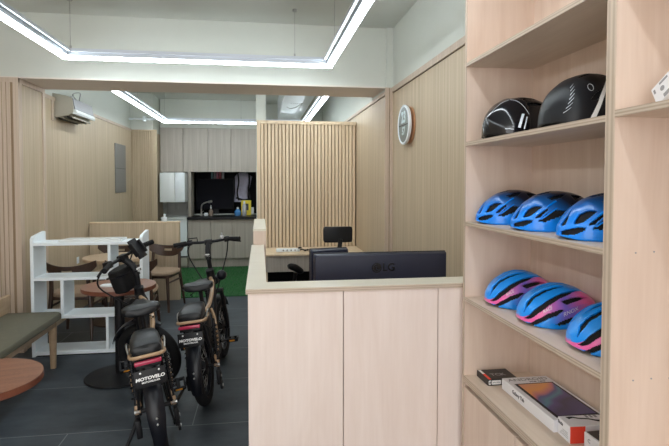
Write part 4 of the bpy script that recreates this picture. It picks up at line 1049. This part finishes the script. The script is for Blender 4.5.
    for yv, w, zt, th in ((.160, .045, .765, .03), (.168, .085, .782, .055), (.195, .108, .794, .07), (.235, .106, .796, .07), (.285, .085, .788, .062), (.34, .055, .782, .052), (.40, .036, .780, .042), (.445, .026, .776, .034), (.458, .012, .77, .02)):
        R.append([(w*math.copysign(abs(cos(b))**.75, cos(b)), yv, zt-th*.5+th*.5*math.copysign(abs(sin(b))**.7, sin(b))-.012*(1-abs(cos(b)))*(1 if sin(b) > 0 else 0)) for b in [2*PI*i/28 for i in range(28)]])
    loft(bm, R); sd = part('saddle', t, bm, 'black_leather')
    bm = NB(); cyl(bm, (0, .29, .60), (0, .275, .735), .015); part('saddle_post', t, bm, 'black')
    bm = NB()
    for s in (-1, 1): tube(bm, [(s*.03, .20, .735), (s*.022, .28, .728), (s*.015, .40, .745)], .005, 6)
    for s in (-1, 1): tube(bm, [(s*.05, .215, .735+.0*s)]+[(s*(.05+.012*cos(k)), .215+.012*sin(k), .735-.006*k) for k in range(1, 9)], .003, 5)
    part('saddle_springs', sd, bm, 'black')
    # pillion pad with tan edging
    bm = NB(); R = []
    for yv, w, zb, zt in ((-.200, .056, .622, .652), (-.190, .072, .612, .666), (-.15, .079, .606, .680), (-.08, .077, .604, .688), (.0, .070, .604, .690), (.05, .062, .608, .684), (.07, .045, .618, .670)):
        R.append([(w*math.copysign(abs(cos(b))**.45, cos(b)), yv, (zb+zt)/2+(zt-zb)/2*math.copysign(abs(sin(b))**.6, sin(b))) for b in [2*PI*i/28 for i in range(28)]])
    loft(bm, R); pp = part('rear_seat', t, bm, 'black_leather')
    bm = NB(); tube(bm, [(-.070, .06, .602), (-.080, .0, .602), (-.086, -.12, .603), (-.082, -.17, .606), (-.06, -.204, .612), (0, -.214, .615), (.06, -.204, .612), (.082, -.17, .606), (.086, -.12, .603), (.080, .0, .602), (.070, .06, .602)], .0095, 10); part('seat_edging', pp, bm, 'tan_frame')
    bm = NB(); box(bm, -.068, .068, -.19, .06, .580, .606, 0, .006); part('seat_pan', pp, bm, 'black')
    for s in (-1, 1):
        bm = NB(); tube(bm, [(s*.084, .03, .61), (s*.094, -.02, .64), (s*.096, -.08, .642), (s*.09, -.12, .612)], .005, 8); part('grab_handle', pp, bm, 'steel')
    # lamp and plate
    bm = NB(); box(bm, -.066, .066, -.240, -.214, .579, .597, 0, .004); part('tail_lamp', t, bm, 'red_lens')
    bm = NB(); box(bm, -.06, .06, -.232, -.21, .560, .579, 0, .003); part('lamp_bracket', t, bm, 'black')
    T = Matrix.Translation((0, -.236, .510)) @ Matrix.Rotation(rad(-8), 4, 'X')
    bm = NB(); box(bm, -.078, .078, -.004, .0, -.043, .043, 0, .003); bmesh.ops.transform(bm, matrix=T, verts=bm.verts[:]); pl = part('number_plate', t, bm, 'black')
    part('plate_lettering', pl, place_text('MOTOVELO', .0215, T @ axes((0, -.0045, -.001), (1, 0, 0), (.12, 0, 1)), .0004, .0010, 1.2), 'text_white', False, False)
    part('plate_lettering', pl, place_text('MOTOVELO.KR', .0115, T @ axes((0, -.0045, -.0195), (1, 0, 0), (0, 0, 1)), .0004, .0004, 1.1), 'text_white', False, False)
    bm = NB()
    for s in (-1, 1): bmesh.ops.create_uvsphere(bm, u_segments=10, v_segments=6, radius=.0055, matrix=T @ Matrix.Translation((s*.045, -.004, .030)))
    part('plate_bolts', pl, bm, 'text_white')
    bm = NB(); box(bm, -.02, .02, -.232, -.19, .50, .58, 0, .004); part('plate_arm', t, bm, 'black')
    # front end
    bm = NB()
    for s in (-1, 1):
        tube(bm, [(s*.065, .92, .25), (s*.065, .887, .43), (s*.060, .855, .575)], .016, 10)
    box(bm, -.075, .075, .835, .885, .565, .60, 0, .008)
    cyl(bm, (0, .855, .585), (0, .796, .88), .018); part('fork', t, st(bm), 'black')
    bm = NB(); tube(bm, [(0, .797, .86), (0, .81, .93), (0, .862, .99)], .024, 12); box(bm, -.03, .03, .835, .89, .975, 1.02, 0, .008); box(bm, -.022, .022, .768, .80, .885, .90); stm = part('stem', t, st(bm), 'black')
    bm = NB(); box(bm, -.016, .016, .768, .776, .885, .91); part('stem_label', stm, st(bm), 'text_white')
    bm = NB(); tube(bm, [(-.268, .80, 1.005), (-.17, .835, 1.01), (-.06, .865, 1.0), (.06, .865, 1.0), (.17, .835, 1.01), (.268, .80, 1.005)], .012, 10); part('handlebar', t, st(bm), 'black')
    for s in (-1, 1):
        bm = NB(); cyl(bm, (s*.175, .834, 1.010), (s*.274, .798, 1.005), .0175); part('grip', t, st(bm), 'black_matte')
        bm = NB(); box(bm, s*.155-.018, s*.155+.018, .835, .89, .985, 1.03, 0, .006); tube(bm, [(s*.155, .88, 1.0), (s*.20, .89, .985), (s*.27, .865, .975)], .006, 8); part('brake_lever', t, st(bm), 'black')
    bm = NB(); bmesh.ops.create_uvsphere(bm, u_segments=14, v_segments=10, radius=.017, matrix=Matrix.Translation((.12, .842, 1.03))); cyl(bm, (.12, .842, 1.035), (.125, .83, 1.065), .006); part('bell', t, st(bm), 'silver')
    if bag:
        bm = NB(); loft(bm, [superring(0, .915, z, .088*k, .06*k, 28, 3.6) for z, k in ((.765, .8), (.775, .92), (.82, .97), (.90, 1.0), (.922, .97), (.93, .85))]); bg = part('front_bag', t, st(bm), 'black_matte')
        bm = NB(); box(bm, -.0885, .0885, .854, .976, .885, .895, 0, .003); part('bag_zip', bg, st(bm), 'black_gloss')
        Tq = Matrix.Translation((.085, .80, 1.02)) @ Matrix.Rotation(rad(68), 4, 'X')
        bm = NB(); box(bm, -.042, .042, -.075, .075, 0, .012, 0, .004); box(bm, -.052, -.040, -.05, .05, -.006, .03, 0, .003); box(bm, .040, .052, -.05, .05, -.006, .03, 0, .003); bmesh.ops.transform(bm, matrix=Tq, verts=bm.verts[:]); part('phone_holder', t, st(bm), 'black')
    else:
        bm = NB(); tube(bm, [(-.155, .84, 1.01), (-.155, .84, 1.045), (-.085, .84, 1.045), (-.085, .84, 1.01)], .005, 6, curve=False); part('phone_holder', t, st(bm), 'black')
        bm = NB(); bmesh.ops.create_uvsphere(bm, u_segments=18, v_segments=12, radius=.042, matrix=Matrix.Translation((.09, .80, .72))); part('speaker_ball', t, st(bm), 'black_gloss')
    bm = NB(); lathe(bm, [(.01, .0), (.034, .005), (.038, .03), (.036, .06), (.01, .064)], (0, .905, .66), 22, 0, 'y'); part('head_lamp', t, st(bm), 'black')
    # cables (end fixed to the frame)
    s0 = S @ Vector((-.16, .885, 1.0)); s1 = S @ Vector((.16, .885, 1.0))
    c0 = S @ Vector((-.20, .95, .88)); c1 = S @ Vector((.12, .94, .86))
    bm = NB(); tube(bm, [s0, c0, (-.05, .84, .62), (-.02, .70, .52)], .0055, 7); part('brake_cable', t, bm, 'black')
    bm = NB(); tube(bm, [s1, c1, (.05, .84, .64), (.02, .70, .54)], .0055, 7); part('brake_cable', t, bm, 'black')
    return t
e_bike('black electric bike on the left with front bag, front wheel turned left', -.546, 2.88, rad(13.8), rad(-7.5), rad(54), rad(20), True)
e_bike('black electric bike on the right standing straight next to the reception counter', -.36, 3.46, rad(-3), rad(-7), rad(-4), rad(165), False)

# ------------------------------------------------------------------ camera, world, view
F = 505.; yaw = math.atan(74.5/F*cos(rad(2)))
cam = bpy.data.cameras.new('camera'); co = bpy.data.objects.new('camera', cam); COL.objects.link(co)
co.location = (0, 0, 1.5); co.rotation_euler = (rad(88), 0, -yaw)
cam.sensor_width = 36; cam.lens = F/669*36; cam.shift_y = -(223-199.6)/669; cam.clip_start = .05
sc.camera = co
w = bpy.data.worlds.new('daylight'); sc.world = w; w.use_nodes = True
w.node_tree.nodes['Background'].inputs[0].default_value = (1, .985, .975, 1); w.node_tree.nodes['Background'].inputs[1].default_value = 2.55
sc.view_settings.view_transform = 'Standard'; sc.view_settings.look = 'None'; sc.view_settings.gamma = 1; sc.view_settings.exposure = .45
